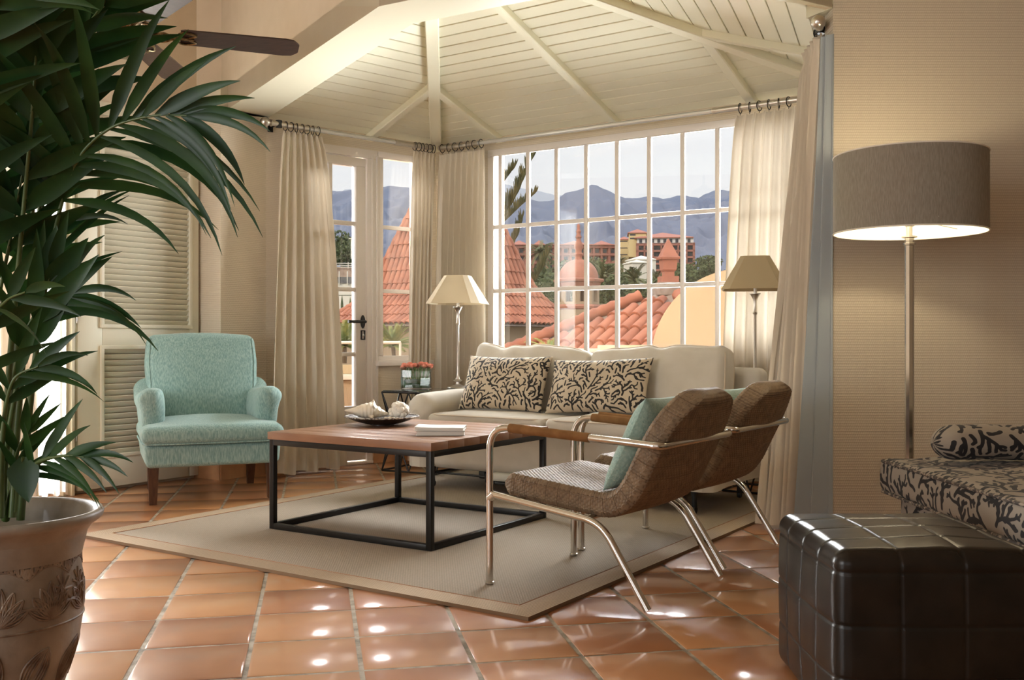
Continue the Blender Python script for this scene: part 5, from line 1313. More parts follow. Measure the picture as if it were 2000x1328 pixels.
for k in range(5):
    T = Matrix.Rotation(math.radians(20 + 72 * k), 4, 'Z') @ Matrix.Rotation(math.radians(-18), 4, 'X')
    mb = MB(); out = []
    Lb, x0 = 0.79, 0.24
    top = [(x0, 0.050), (x0 + 0.02, 0.058), (Lb - 0.07, 0.068), (Lb - 0.03, 0.062), (Lb - 0.012, 0.045), (Lb, 0.030)]
    poly = top + [(x, -y) for x, y in reversed(top)]
    V = [T @ Vector((x, y, z)) for z in (-0.0035, 0.0035) for x, y in poly]; n = len(poly)
    mb.add(V, [tuple(range(n))[::-1], tuple(range(n, 2 * n))] + [(i, (i + 1) % n, n + (i + 1) % n, n + i) for i in range(n)]); b_ = mb.build('blade', M['blade'], fan, smooth=0)
    mb = MB()
    for sg in (-1, 1):
        mb.tube([T @ Vector(p) for p in catmull([(0.10, 0.0, -0.01), (0.16, sg * 0.035, -0.012), (0.21, sg * 0.012, -0.010), (0.25, sg * 0.045, -0.008), (0.31, sg * 0.030, -0.008), (0.28, sg * 0.008, -0.008)], 6)], 0.006, 6)
    mb.tube([T @ Vector((0.08, 0, -0.012)), T @ Vector((0.30, 0, -0.009))], 0.008, 6)
    mb.build('blade_bracket', M['brass'], b_)
# ------------------------------------------------------------------ outside: mountains, hillside
def ridge_line(prof, u):
    for (u0, v0), (u1, v1) in zip(prof[:-1], prof[1:]):
        if u0 <= u <= u1: return v0 + (v1 - v0) * (u - u0) / (u1 - u0)
    return prof[0][1] if u < prof[0][0] else prof[-1][1]
def mountain(name, prof, Yr, Yb, zb, m, seed, rough, u0=200, u1=2100, nu=380, nr=60):
    mb = MB(); V = []
    for i in range(nu):
        u = u0 + (u1 - u0) * i / (nu - 1); v = ridge_line(prof, u); zt = CAMH - (v - HV) / FPX * Yr
        for j in range(nr):
            t = j / (nr - 1)
            Y = Yb + (Yr - Yb) * min(1.0, t / 0.85) + (max(0, t - 0.85) / 0.15) * (Yr - Yb) * 0.35
            X = (u - 1000) / FPX * Yr * (0.55 + 0.45 * min(1, t / 0.85)) if False else (u - 1000) / FPX * (Yb * 1.25 + (Yr - Yb * 1.25) * t)
            z = zb + (zt - zb) * (min(1, t / 0.85) ** 1.25) if t <= 0.85 else zt - (zt - zb) * (t - 0.85) * 2.5
            k = math.sin(PI * min(1, t / 0.85)) ** 0.7 if t < 0.85 else 0.2
            q = Vector((X * 0.012 * 1.0, Y * 0.004, seed)); g = abs(noise.noise(q)) * 1.2 + 0.6 * abs(noise.noise(q * 2.3)) + 0.3 * noise.noise(q * 5)
            z += (0.35 - g) * rough * k + noise.noise(Vector((X * 0.08, 1, seed))) * rough * 0.05
            V.append((X, Y, z))
    F = [(i * nr + j, (i + 1) * nr + j, (i + 1) * nr + j + 1, i * nr + j + 1) for i in range(nu - 1) for j in range(nr - 1)]
    mb.add(V, F); return struct(name, mb, m, smooth=180)
M['mount'] = mat('hazed_mountain_slope', (0.098, 0.118, 0.178), 0.95, var=((0.120, 0.135, 0.185), 0.012, 0.35, 0.65))  # blue aerial haze is mixed into the slope colour
M['mount2'] = mat('hazed_far_mountain', (0.27, 0.29, 0.33), 0.95)  # paler still, the haze of distance put into the base colour
near = [(200, 380), (605, 372), (640, 373), (697, 365), (750, 363), (790, 367), (850, 372), (930, 385), (980, 392), (1035, 388), (1070, 394), (1092, 389), (1114, 376), (1141, 371), (1168, 360), (1195, 368), (1212, 377), (1237, 386), (1264, 387), (1285, 383), (1306, 384), (1318, 389), (1340, 384), (1360, 381), (1394, 386), (1406, 378), (1430, 371), (1457, 371), (1520, 362), (1700, 380), (2100, 400)]
far = [(200, 400), (600, 380), (650, 373), (672, 360), (690, 370), (720, 385), (930, 370), (985, 352), (1000, 356), (1040, 364), (1085, 374), (1110, 376), (1128, 369), (1145, 374), (1180, 385), (2100, 420)]
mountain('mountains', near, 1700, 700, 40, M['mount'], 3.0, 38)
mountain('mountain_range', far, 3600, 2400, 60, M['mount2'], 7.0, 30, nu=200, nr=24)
M['hill'] = mat('dry_hillside', (0.075, 0.075, 0.040), 0.95, var=((0.16, 0.13, 0.085), 0.25, 0.42, 0.6))
mb = MB(); nx, ny = 120, 80
def hz(X, Y):
    t = max(0, min(1, (Y - 70) / 560)); z = -9 + 52 * t ** 0.75
    return z + 1.5 * noise.noise(Vector((X * 0.02, Y * 0.02, 2)))
V = []
for i in range(nx):
    for j in range(ny):
        Y = 34 + 760 * (j / (ny - 1)) ** 1.6; X = (-0.62 + 1.35 * i / (nx - 1)) * (Y + 20); V.append((X, Y, hz(X, Y)))
mb.add(V, [(i * ny + j, (i + 1) * ny + j, (i + 1) * ny + j + 1, i * ny + j + 1) for i in range(nx - 1) for j in range(ny - 1)]); struct('hillside', mb, M['hill'], smooth=180)

# ------------------------------------------------------------------ hotel on the hillside
M['pinkwall'] = mat('pink_render', (0.30, 0.125, 0.098), 0.85, var=((0.26, 0.108, 0.082), 0.8, 0.4, 0.6))
M['yellowwall'] = mat('yellow_render', (0.55, 0.43, 0.22), 0.85)
M['paleband'] = mat('pale_render', (0.58, 0.56, 0.54), 0.85)
M['redroof'] = mat('red_roof_tiles', (0.36, 0.15, 0.12), 0.8, var=((0.34, 0.13, 0.09), 2.0, 0.4, 0.6))
M['darkwin'] = mat('dark_window_glass', (0.03, 0.035, 0.05), 0.15)
M['whitew'] = mat('white_render', (0.62, 0.58, 0.50), 0.85)
def UX(u, Y): return (u - 1000) / FPX * Y
def VZ(v, Y): return CAMH - (v - HV) / FPX * Y
YB = 450.0
def hiproof(mb, x0, x1, y0, y1, z, h, ov=1.0):
    x0 -= ov; x1 += ov; y0 -= ov; y1 += ov; d = min(x1 - x0, y1 - y0) / 2
    if x1 - x0 >= y1 - y0: r = [(x0 + d, (y0 + y1) / 2), (x1 - d, (y0 + y1) / 2)]
    else: r = [((x0 + x1) / 2, y0 + d), ((x0 + x1) / 2, y1 - d)]
    V = [(x0, y0, z), (x1, y0, z), (x1, y1, z), (x0, y1, z), (*r[0], z + h), (*r[1], z + h)]
    F = [(0, 1, 5, 4), (1, 2, 5), (2, 3, 4, 5), (3, 0, 4)] if x1 - x0 >= y1 - y0 else [(0, 1, 4), (1, 2, 5, 4), (2, 3, 5), (3, 0, 4, 5)]
    mb.add(V, F); mb.box(x0, x1, y0, y1, z - 0.35, z)
# tall block
hb = thing('hotel_building', 'tall pink hotel block with dark balconies and a white top floor on the hillside', 'building', (UX(1310, YB), YB, VZ(560, YB)), math.radians(-6))
O = hb.location.copy()
def lx(u): return UX(u, YB) - O.x
def lz(v): return VZ(v, YB) - O.z
X0, X1 = lx(1243), lx(1357); D_ = 26.0
mb = MB(); mb.box(X0, X1, 1.6, D_, -4, lz(474)); mb.box(X0, X0 + 1.2, 0, 1.6, -4, lz(474)); mb.box(X1 - 1.0, X1, 0, 1.6, -4, lz(474))
fl_v = [476, 488.5, 501, 513.5, 526]
for v in fl_v: mb.box(X0, X1, 0, 1.7, lz(v + 3.2), lz(v - 0.5))
nb_ = 7
for k in range(1, nb_): x = X0 + (X1 - X0) * k / nb_; mb.box(x - 0.35, x + 0.35, 0, 1.7, -4, lz(474))
mb.build('wall', M['pinkwall'], hb, smooth=0)
mb = MB(); mb.box(X0 + 0.4, X1 - 0.6, 0.8, D_ - 1, lz(474), lz(463.5)); mb.build('top_floor', M['paleband'], hb, smooth=0)
mb = MB(); hiproof(mb, X0, X1 - 1.5, 0.5, D_, lz(463), 3.4, 0.8); mb.build('roof', M['redroof'], hb, smooth=0)
mb = MB()
for v0, v1 in zip(fl_v[:-1], fl_v[1:]):
    for k in range(nb_):
        x0 = X0 + (X1 - X0) * k / nb_ + 0.5; x1 = X0 + (X1 - X0) * (k + 1) / nb_ - 0.5; mb.box(x0, x1, 1.5, 1.62, lz(v1 - 1), lz(v0 + 3.5))
for k in range(9):
    x0 = X0 + 1.0 + (X1 - X0 - 2) * k / 9; mb.box(x0 + 0.4, x0 + 1.7, 0.72, 0.82, lz(473.5), lz(466))
mb.build('windows', M['darkwin'], hb, smooth=0)
mb = MB()
for v in fl_v[1:]:
    mb.box(X0 + 1, X1 - 1, -0.05, 0.0, lz(v - 3.8), lz(v - 3.4))
mb.build('balcony_railings', M['blackmetal'], hb, smooth=0)
mb = MB(); xa, xb = lx(1229), lx(1263); mb.box(xa, xb, 3, 18, lz(500), lz(452)); hb2 = mb.build('stair_tower', M['yellowwall'], hb, smooth=0)
mb = MB(); hiproof(mb, xa, xb, 3, 18, lz(452), 2.0, 0.6); mb.build('roof', M['redroof'], hb2, smooth=0)
mb = MB()
for v in (455, 462): mb.box(xa + 0.5, xa + 3.0, 2.9, 3.0, lz(v + 3), lz(v))
mb.build('windows', M['darkwin'], hb2, smooth=0)
# yellow tower
yt = thing('hotel_tower', 'narrow yellow stair tower between the two wings of the pink hotel', 'building', (UX(1219, 480), 480, VZ(545, 480)), math.radians(-4))
mb = MB(); ww = 10.5 / FPX * 480; mb.box(-ww, ww, 0, 12, -4, VZ(467, 480) - yt.location.z); mb.build('wall', M['yellowwall'], yt, smooth=0)
mb = MB(); hiproof(mb, -ww, ww, 0, 12, VZ(467, 480) - yt.location.z, 1.5, 0.5); mb.build('roof', M['redroof'], yt, smooth=0)
mb = MB()
for v in (472, 485, 498): mb.box(-ww * 0.8, ww * 0.6, -0.1, 0, VZ(v, 480) - yt.location.z, VZ(v - 1.5, 480) - yt.location.z)
mb.build('windows', M['darkwin'], yt, smooth=0)
# low wing
for (ua, ub, lab, hips) in ((1068, 1206, 'long low pink hotel wing with red hipped roofs, behind the domed cupola', ((1100, 1150), (1160, 1196))), (980, 1058, 'pink low hotel wing seen at the left behind the palm tree', ((1044, 1064), (1000, 1030)))):
    wg = thing('hotel_wing', lab, 'building', (UX((ua + ub) / 2, 460), 460, VZ(556, 460)), math.radians(3))
    o_ = wg.location.copy(); gx = lambda u: UX(u, 460) - o_.x; gz = lambda v: VZ(v, 460) - o_.z
    mb = MB(); mb.box(gx(ua), gx(ub), 1.5, 16, -4, gz(478)); 
    for v in (480, 495, 511): mb.box(gx(ua), gx(ub), 0, 1.6, gz(v + 4), gz(v))
    nb2 = max(4, int((ub - ua) / 14))
    for k in range(nb2 + 1): x = gx(ua) + (gx(ub) - gx(ua)) * k / nb2; mb.box(x - 0.5, x + 0.5, 0.2, 1.6, -4, gz(478))
    mb.build('wall', M['pinkwall'], wg, smooth=0)
    mb = MB()
    for k in range(nb2):
        x = gx(ua) + (gx(ub) - gx(ua)) * (k + 0.5) / nb2
        for v in (486, 501, 518): mb.box(x - 0.95, x + 0.7, 1.38, 1.48, gz(v + 7), gz(v))
    mb.build('windows', M['darkwin'], wg, smooth=0)
    mb = MB(); mb.box(gx(ua) - 0.5, gx(ub) + 0.5, -0.6, 16.5, gz(479), gz(477))
    for a, b in hips: hiproof(mb, gx(a), gx(b), 1, 13, gz(476.5), 2.1, 0.3)
    mb.build('roof', M['redroof'], wg, smooth=0)
wh = thing('white_house', 'small white house with pitched roofs below the pink hotel block', 'building', (UX(1258, 330), 330, VZ(560, 330)), math.radians(14))
o_ = wh.location.copy(); gx = lambda u: UX(u, 330) - o_.x; gz = lambda v: VZ(v, 330) - o_.z
mb = MB(); mb.box(gx(1233), gx(1263), 0, 8, -3, gz(513)); mb.box(gx(1245), gx(1290), 3, 11, -3, gz(504))
mb.build('wall', M['whitew'], wh, smooth=0); mb = MB(); hiproof(mb, gx(1233), gx(1263), 0, 8, gz(512), 1.0, 0.3); hiproof(mb, gx(1245), gx(1290), 3, 11, gz(504), 1.4, 0.3); mb.build('roof', M['whitew'], wh, smooth=0)
mb = MB(); mb.box(gx(1020), gx(1236), 20, 22, -30, gz(530)); mb.box(gx(1020), gx(1236), -4, -2, -30, gz(548))
M['stonew'] = mat('dark_stone_wall', (0.075, 0.075, 0.08), 0.9, var=((0.16, 0.15, 0.14), 0.9, 0.4, 0.6))
o = mb.build('retaining_wall', M['stonew'], None, smooth=0); o.location = o_; tag(o, 'dark stone retaining walls below the pink hotel wing', 'retaining wall')

# ------------------------------------------------------------------ trees on the hillside
mb = MB(); mb.box(-60, 60, 9.3, 60, -6.4, -6.0); struct('ground', mb, M['hill'], smooth=0)
M['foliage'] = mat('tree_foliage', (0.035, 0.055, 0.018), 0.85, var=((0.10, 0.115, 0.035), 1.5, 0.4, 0.65))
M['palmfar'] = mat('palm_fronds', (0.07, 0.085, 0.03), 0.7, var=((0.16, 0.16, 0.07), 1.2, 0.4, 0.65))
M['bark'] = mat('tree_bark', (0.10, 0.07, 0.045), 0.9)
def palm_tree(label, u, v, Y, size, seed, grp='date palms on the hillside', name='palm_tree', trunk=1.0, n=34, leafm=None, root=None, el0=-0.5, sag=0.20):
    c = at(u, v, Y); t = thing(name, label, 'palm tree', (c.x, c.y, c.z - size * 1.6 * trunk), 0, grp); rnd = random.Random(seed); H_ = size * 1.6 * trunk
    mb = MB(); mb.tube([(0, 0, -size if root is None else root - t.location.z), (0.02 * size, 0, H_ * 0.5), (0, 0, H_)], [size * 0.09, size * 0.075, size * 0.085], 8); mb.build('trunk', M['bark'], t)
    mb = MB()
    for i in range(n):
        a = rnd.uniform(0, 2 * PI); el = rnd.uniform(el0, 1.35); d = Vector((math.cos(a) * math.cos(el), math.sin(a) * math.cos(el), math.sin(el))); P = Vector((0, 0, H_)); st = size / 7; pts = [P.copy()]
        for k in range(7): d = (d + Vector((0, 0, -sag))).normalized(); P = P + d * st; pts.append(P.copy())
        mb.tube(pts, [size * 0.010] * 8, 3, cap=False)
        for k in range(1, 8):
            dd = (pts[k] - pts[k - 1]).normalized(); s_ = dd.cross(Vector((0, 0, 1))); s_ = s_.normalized() if s_.length > 0.01 else Vector((1, 0, 0))
            for q in range(3):
                p0 = pts[k - 1].lerp(pts[k], q / 3)
                for sg in (-1, 1):
                    e_ = p0 + (s_ * sg * 0.75 + dd * 0.7 + Vector((0, 0, -0.25))) * size * 0.24 * (1 - 0.07 * k); m_ = p0 + (e_ - p0) * 0.3
                    w_ = dd * size * 0.022; mb.add([p0, m_ + w_, e_, m_ - w_], [(0, 1, 2, 3)])
    mb.build('fronds', leafm or M['palmfar'], t, smooth=0); return t
def tree(label, u, v, Y, rx, rz_, seed, grp='trees on the hillside', m=None):
    c = at(u, v, Y); t = thing('tree', label, 'tree', (c.x, c.y, c.z - rz_ * 1.3), 0, grp); rnd = random.Random(seed)
    mb = MB(); mb.tube([(0, 0, -rz_), (0, 0, rz_ * 0.6), (rx * 0.1, 0, rz_ * 1.3)], [rx * 0.09, rx * 0.07, rx * 0.03], 7); mb.build('trunk', M['bark'], t)
    mb = MB(); 
    lob = [(rnd.gauss(0, 0.4) * rx, rnd.gauss(0, 0.4) * rx, rz_ * 1.3 + rnd.gauss(0, 0.33) * rz_, rnd.uniform(0.35, 0.6)) for _ in range(9)]
    for i in range(1500):
        lx_, ly, lz_, lr = rnd.choice(lob); d = Vector((rnd.gauss(0, 1), rnd.gauss(0, 1), rnd.gauss(0, 1))).normalized() * rnd.uniform(0.75, 1.05)
        p = Vector((lx_ + d.x * rx * lr, ly + d.y * rx * lr, lz_ + d.z * rz_ * lr)); s_ = rx * 0.085 * rnd.uniform(0.6, 1.3)
        a = Vector((rnd.gauss(0, 1), rnd.gauss(0, 1), rnd.gauss(0, 1))).normalized(); b = a.orthogonal().normalized()
        mb.add([p - a * s_, p + b * s_ * 0.6, p + a * s_, p - b * s_ * 0.6], [(0, 1, 2, 3)])
    mb.build('crown', m or M['foliage'], t, smooth=0); return t
palm_tree('large date palm in front of the low hotel wing, left of the cupola', 1056, 492, 300, 6.0, 1)
palm_tree('date palm standing between the cupola and the white house', 1178, 545, 250, 5.0, 2)
palm_tree('date palm right below the small white house', 1240, 548, 220, 4.6, 3)
palm_tree('small dark palm at the foot of the yellow tower', 1210, 512, 356, 4.0, 4)
palm_tree('date palm just left of the pyramid topped chimney', 1280, 552, 230, 4.0, 5)
trees_ = [
 (1190, 575, 200, 5.0, 3.6, 'dark tree just right of the cupola drum'), (1215, 562, 262, 5.5, 3.8, 'dark round tree left of the pyramid topped chimney'),
 (1225, 540, 300, 4.5, 3.0, 'dark tree left of the white house'), (1262, 570, 190, 4.0, 2.6, 'low dark tree below the white house'),
 (1340, 548, 280, 6.5, 3.4, 'dark bush right of the pyramid topped chimney'), (1378, 520, 320, 5.5, 3.6, 'green tree at the right end of the hotel'),
 (1365, 530, 292, 4.4, 2.8, 'tree beside the hotel ground floor'), (1395, 532, 330, 4.0, 2.8, 'small tree right of the hotel above the cream arch'),
 (1330, 526, 340, 4.5, 2.6, 'dark tree below the hotel balconies'), (1060, 570, 170, 4.5, 3.6, 'dark tree between the tiled roof and the cupola'),
 (1075, 540, 230, 6.0, 3.8, 'dark tree below the low hotel wing at the left'), (1080, 590, 150, 3.6, 2.6, 'dark bush left of the cupola drum'),
 (1150, 520, 330, 6.0, 3.0, 'dark tree in front of the low hotel wing'), (1105, 524, 340, 5.0, 2.6, 'dark tree behind the left side of the cupola dome'),
 (1195, 526, 308, 4.0, 2.4, 'bushy tree below the low hotel wing, right of the cupola')]
for i, (u, v, Y, rx, rz_, lab) in enumerate(trees_): tree(lab, u, v, Y, rx, rz_, 40 + i)
for i, (u, v, Y, rx, rz_, lab) in enumerate(((636, 494, 103, 2.0, 1.4, 'green tree at the left of the door view, behind the fence'), (668, 488, 116, 2.6, 1.6, 'large green tree seen through the glazed door'), (688, 500, 108, 2.0, 1.7, 'dark green tree seen at the right of the door glass'), (640, 549, 84, 0.9, 0.4, 'low dark hedge bush above the white wall seen through the door'))):
    tree(lab, u, v, Y, rx, rz_, 70 + i, 'trees beyond the terrace')

# ------------------------------------------------------------------ road walls and fences seen through the door
def slab(name, label, cat, u0, u1, v0, v1, Y, m, th=0.4, extra=0.0):
    mb = MB(); mb.box(UX(u0, Y), UX(u1, Y), 0, th, VZ(v1, Y), VZ(v0, Y)); o = mb.build(name, m, None, smooth=0); o.location = (0, Y, 0); return tag(o, label, cat)
M['beigewall'] = mat('beige_roadside_wall', (0.40, 0.29, 0.22), 0.9, var=((0.30, 0.21, 0.16), 1.5, 0.4, 0.6))
slab('roadside_wall', 'beige roadside wall under a white rail seen through the glazed door', 'wall', 560, 730, 521, 560, 90.2, M['beigewall'])
slab('garden_wall', 'low white garden wall below a dark fence seen through the glazed door', 'wall', 560, 730, 553, 576, 82, M['whitew'])
slab('parking_wall', 'broad white wall below the fence, behind slim dark cypresses', 'wall', 560, 730, 578, 640, 76, M['whitew'])
fn_ = thing('fence', 'dark fence panels between white posts on the white garden wall', 'fence', (0, 82, 0), 0)
mb = MB(); mb.box(UX(560, 82), UX(730, 82), -0.12, -0.05, VZ(553, 82), VZ(541, 82)); mb.build('panel', M['stonew'], fn_, smooth=0)
for u in (600, 631, 663, 679, 696, 712):
    mb = MB(); mb.box(UX(u - 0.8, 82), UX(u + 0.8, 82), -0.2, -0.02, VZ(556, 82), VZ(530, 82)); mb.build('post', M['whitew'], fn_, smooth=0)
rl = thing('railing', 'thin white rail on top of the beige roadside wall', 'railing', (0, 90, 0), 0)
mb = MB()
for v in (513, 517, 520.5): mb.tube([(UX(560, 90), 0, VZ(v, 90)), (UX(730, 90), 0, VZ(v + 2, 90))], 0.03, 5)
mb.build('rail', M['whitew'], rl)
for u in (590, 620, 650, 680, 710):
    mb = MB(); mb.tube([(UX(u, 90), 0, VZ(524, 90)), (UX(u, 90), 0, VZ(512, 90))], 0.035, 5); mb.build('post', M['whitew'], rl)
for i, (u, v0) in enumerate(((651, 568), (659, 566), (668, 576), (684, 580), (693, 562))):
    mb = MB(); rnd = random.Random(i)
    mb.tube([(UX(u, 60), 0, VZ(612, 60)), (UX(u, 60), 0, VZ((v0 + 612) / 2, 60)), (UX(u, 60), 0, VZ(v0, 60))], [0.075, 0.08, 0.01], 8); o = mb.build('cypress', M['foliage'], None); o.location = (0, 60, 0)
    tag(o, ['slim dark cypress beside the middle bar of the door', 'tallest slim cypress in the middle of the door pane', 'short cypress right of the tallest one', 'small cypress near the door handle side', 'cypress touching the right edge of the door glass'][i], 'tree', 'slim cypresses on the white lot')
for i, (u, v0, v1) in enumerate(((686, 466, 505), (620, 462, 530), (638, 470, 525))):
    mb = MB(); p0 = at(u, v1, 100); p1 = at(u, v0, 100); mb.tube([(p0.x, 0, p0.z), (p1.x, 0, p1.z)], 0.05, 6); mb.tube([(p1.x - 0.25, 0, p1.z), (p1.x + 0.1, 0, p1.z)], 0.06, 6)
    o = mb.build('street_lamp', M['whitew'], None); o.location = (0, 100, 0); tag(o, ['white street lamp in front of the trees right of the middle door bar', 'thin lamp post near the curtain edge in the door glass', 'thin lamp post left of the middle door bar'][i], 'street lamp')

# ------------------------------------------------------------------ tiled pyramid roofs
M['rooftile'] = mat('roof_tile', (0.43, 0.158, 0.088), 0.75, var=((0.28, 0.095, 0.055), 2.2, 0.4, 0.65), bump=(30, 0.3, 0.01))
M['mortar'] = mat('roof_mortar', (0.34, 0.27, 0.23), 0.95, var=((0.25, 0.18, 0.14), 4, 0.4, 0.6))
M['ochre'] = mat('ochre_render', (0.33, 0.235, 0.150), 0.85, var=((0.31, 0.22, 0.138), 1.2, 0.4, 0.6), bump=(14, 0.1, 0.01))
M['terra'] = mat('terracotta_render', (0.36, 0.138, 0.088), 0.75, var=((0.29, 0.11, 0.07), 5, 0.4, 0.65), bump=(30, 0.15, 0.01))
def tiled_roof(label, c, rot, zfun, R, tw, tl, faces=(0, 1, 2, 3), gap=0.0, name='tiled_roof', body=None, hip_min=0.0):
    t = thing(name, label, 'tiled roof', (c[0], c[1], 0), rot)
    def slope_pts(a, r0, r1):
        # arclength samples from eave r1 up to r0
        out = []; n = 60
        prev = None
        for i in range(n + 1):
            r = r1 + (r0 - r1) * i / n; out.append((r, zfun(r)))
        return out
    for f in faces:
        Rm = Matrix.Rotation(f * PI / 2, 4, 'Z'); mb = MB(); nt_ = int(2 * R / tw)
        # bed plane under the tiles
        nseg = 16
        V = []; 
        for i in range(nseg + 1):
            r = R * (1 - i / nseg) + 0.01; V += [Rm @ Vector((r, -r, zfun(r) - tw * 0.22)), Rm @ Vector((r, r, zfun(r) - tw * 0.22))]
        mb.mat = 1; mb.add(V, [(2 * i, 2 * i + 1, 2 * i + 3, 2 * i + 2) for i in range(nseg)]); mb.mat = 0
        for k in range(nt_):
            a = -R + (k + 0.5) * (2 * R / nt_)
            r0 = abs(a) + gap
            if r0 >= R - 0.05: continue
            prof = slope_pts(a, r0, R)
            s = 0.0; L = [0.0]
            for (ra, za), (rb, zb) in zip(prof[:-1], prof[1:]): s += math.hypot(rb - ra, zb - za); L.append(s)
            def ev(q):
                for i in range(len(L) - 1):
                    if q <= L[i + 1]: w_ = (q - L[i]) / max(1e-9, L[i + 1] - L[i]); return prof[i][0] + (prof[i + 1][0] - prof[i][0]) * w_, prof[i][1] + (prof[i + 1][1] - prof[i][1]) * w_
                return prof[-1]
            q = 0.0
            while q < s - 0.02:
                q2 = min(s, q + tl * 1.06); (ra, za), (rb, zb) = ev(q), ev(q2)
                d = Vector((rb - ra, 0, zb - za)).normalized(); up = Vector((-d.z, 0, d.x)); up = up if up.z > 0 else -up
                V = []; n6 = 7
                for (rr_, zz, rad, lift, th) in ((ra, za, tw * 0.50, tw * 0.10, 0.0), (rb, zb, tw * 0.40, 0.0, 0.0)):
                    for i in range(n6):
                        an = PI * i / (n6 - 1); V.append(Rm @ (Vector((rr_, a + rad * math.cos(an), zz)) + up * (rad * 0.85 * math.sin(an) + lift)))
                for i in range(n6):
                    an = PI * i / (n6 - 1); V.append(Rm @ (Vector((ra, a + tw * 0.42 * math.cos(an), za)) + up * (tw * 0.42 * 0.75 * math.sin(an) + tw * 0.06)))
                F = [(i, i + 1, n6 + i + 1, n6 + i) for i in range(n6 - 1)] + [(2 * n6 + i, 2 * n6 + i + 1, i + 1, i) for i in range(n6 - 1)]
                mb.add(V, F); q += tl
        mb.build('tiled_face', [M['rooftile'], M['mortar']], t, smooth=50)
    mb = MB()
    for f in range(4):
        a = PI / 4 + f * PI / 2; n = 26; pts = []; rad = []
        for i in range(n * 2 + 1):
            r = R * (1 - i / (2 * n)) + 0.01
            if r < hip_min: continue
            pts.append((r * math.sqrt(2) * math.cos(a), r * math.sqrt(2) * math.sin(a), zfun(r) + tw * 0.18)); rad.append(tw * (0.52 if i % 2 == 0 else 0.42))
        mb.tube(pts, rad, 8)
    mb.build('hip_tiles', M['rooftile'], t, smooth=50)
    if body:
        mb = MB(); bw_, zb_, zt_ = body; mb.box(-bw_, bw_, -bw_, bw_, zb_, zt_); mb.build('wall', M['ochre'], t, smooth=0)
    return t
def ip(tab):
    def f(r):
        for (a, b), (c, d) in zip(tab[:-1], tab[1:]):
            if r <= c: return b + (d - b) * (r - a) / (c - a)
        return tab[-1][1]
    return f
c = at(885, 600, 30)
prof1 = []
import bisect
zt = VZ(268, 30)
tab = [(0, VZ(268, 30)), (0.55, VZ(355, 30)), (1.10, VZ(452, 30)), (1.45, VZ(517, 30)), (1.68, VZ(556, 30)), (1.85, VZ(578, 30)), (2.10, VZ(598, 30)), (2.45, VZ(618, 30)), (2.85, VZ(636, 30))]
tiled_roof('steep flared pyramid roof of orange tiles seen through both windows beside the bay corner', (c.x, c.y), math.radians(45 + 6), ip(tab), 2.85, 0.20, 0.42, body=(2.55, -6, VZ(640, 30)))
c = at(1305, 600, 15)
ztop = VZ(560, 15)
tiled_roof('low pyramid roof of big red tiles with pale mortared hips right outside the gridded window', (c.x, c.y), math.radians(45 + 10), ip([(0, ztop), (3.0, ztop - 3.0 * 0.56)]), 2.6, 0.185, 0.40, gap=0.26, hip_min=0.30, body=(2.4, -4, ztop - 2.6 * 0.56))

# ------------------------------------------------------------------ cupola
Yc = 22.0; c = at(1130, 545, Yc); k = Yc / FPX
cu = thing('cupola', 'small cupola with a terracotta dome and turned finial over arched ochre openings', 'cupola', (c.x, c.y, 0), math.radians(12))
zz = lambda v: VZ(v, Yc)
mb = MB(); Rd = 38.5 * k
mb.lathe([(Rd, zz(546)), (Rd, zz(543))] + [(Rd * math.cos(a), zz(543) + (zz(506) - zz(543)) * math.sin(a)) for a in [PI / 2 * i / 14 for i in range(15)]], 48, caps=False); mb.build('dome', M['terra'], cu)
mb = MB(); fin = [(8, 508), (7, 504), (7, 500), (9, 497), (6.5, 494), (6, 490), (8.5, 484), (9, 480), (7, 474), (4.5, 470), (4.2, 466), (6.5, 463), (4.5, 460), (3.6, 456), (5.0, 452), (3.4, 449), (2.6, 445), (3.4, 441), (2.0, 438), (0.2, 436)]
mb.lathe([(r * k, zz(v)) for r, v in fin], 20, caps=False); mb.build('finial', M['terra'], cu)
def octo(rv, m, nm):
    mb = MB(); mb.lathe([(r * k, zz(v)) for r, v in rv], 8, rot=PI / 8, caps=True); mb.build(nm, m, cu, smooth=20)
octo([(41, 560), (43, 556), (44, 553), (49, 551), (50, 547), (47, 545), (38, 544)], M['terra'], 'cornice')
octo([(42, 606), (46, 603), (47, 599), (45, 596), (41, 595)], M['terra'], 'lower_cornice')
octo([(43, HV + (CAMH + 6) / k), (43, 604)], M['ochre'], 'shaft')
mb = MB(); Ro = 40.5 * k; aw = 2 * Ro * math.sin(PI / 8); hI = 2 * PI / 8
za_, zb_ = zz(596), zz(559); zo0, zo1 = zz(590), zz(566)
for q in range(8):
    a = q * PI / 4; T = Matrix.Rotation(a, 4, 'Z') @ Matrix.Translation((Ro * math.cos(PI / 8), 0, 0)); w_ = aw / 2; ow_ = w_ * 0.48
    # wall panel with an opening with rounded ends
    nn = 8; inner = [(-ow_, zo0), (ow_, zo0)] + [(ow_ * math.cos(PI * i / nn), zo1 - ow_ + ow_ * math.sin(PI * i / nn)) for i in range(nn + 1)]
    th = 0.05
    def seg(x0, x1, zA, zB): mb.box(-th, 0, x0, x1, zA, zB, T=T)
    seg(-w_, -ow_, za_, zb_); seg(ow_, w_, za_, zb_); seg(-ow_, ow_, za_, zo0)
    for i in range(nn):
        x0 = ow_ * math.cos(PI * i / nn); x1 = ow_ * math.cos(PI * (i + 1) / nn); zA = zo1 - ow_ + ow_ * math.sin(PI * (i + 0.5) / nn); seg(min(x0, x1), max(x0, x1), zA, zb_)
mb.build('drum', M['ochre'], cu, smooth=0)

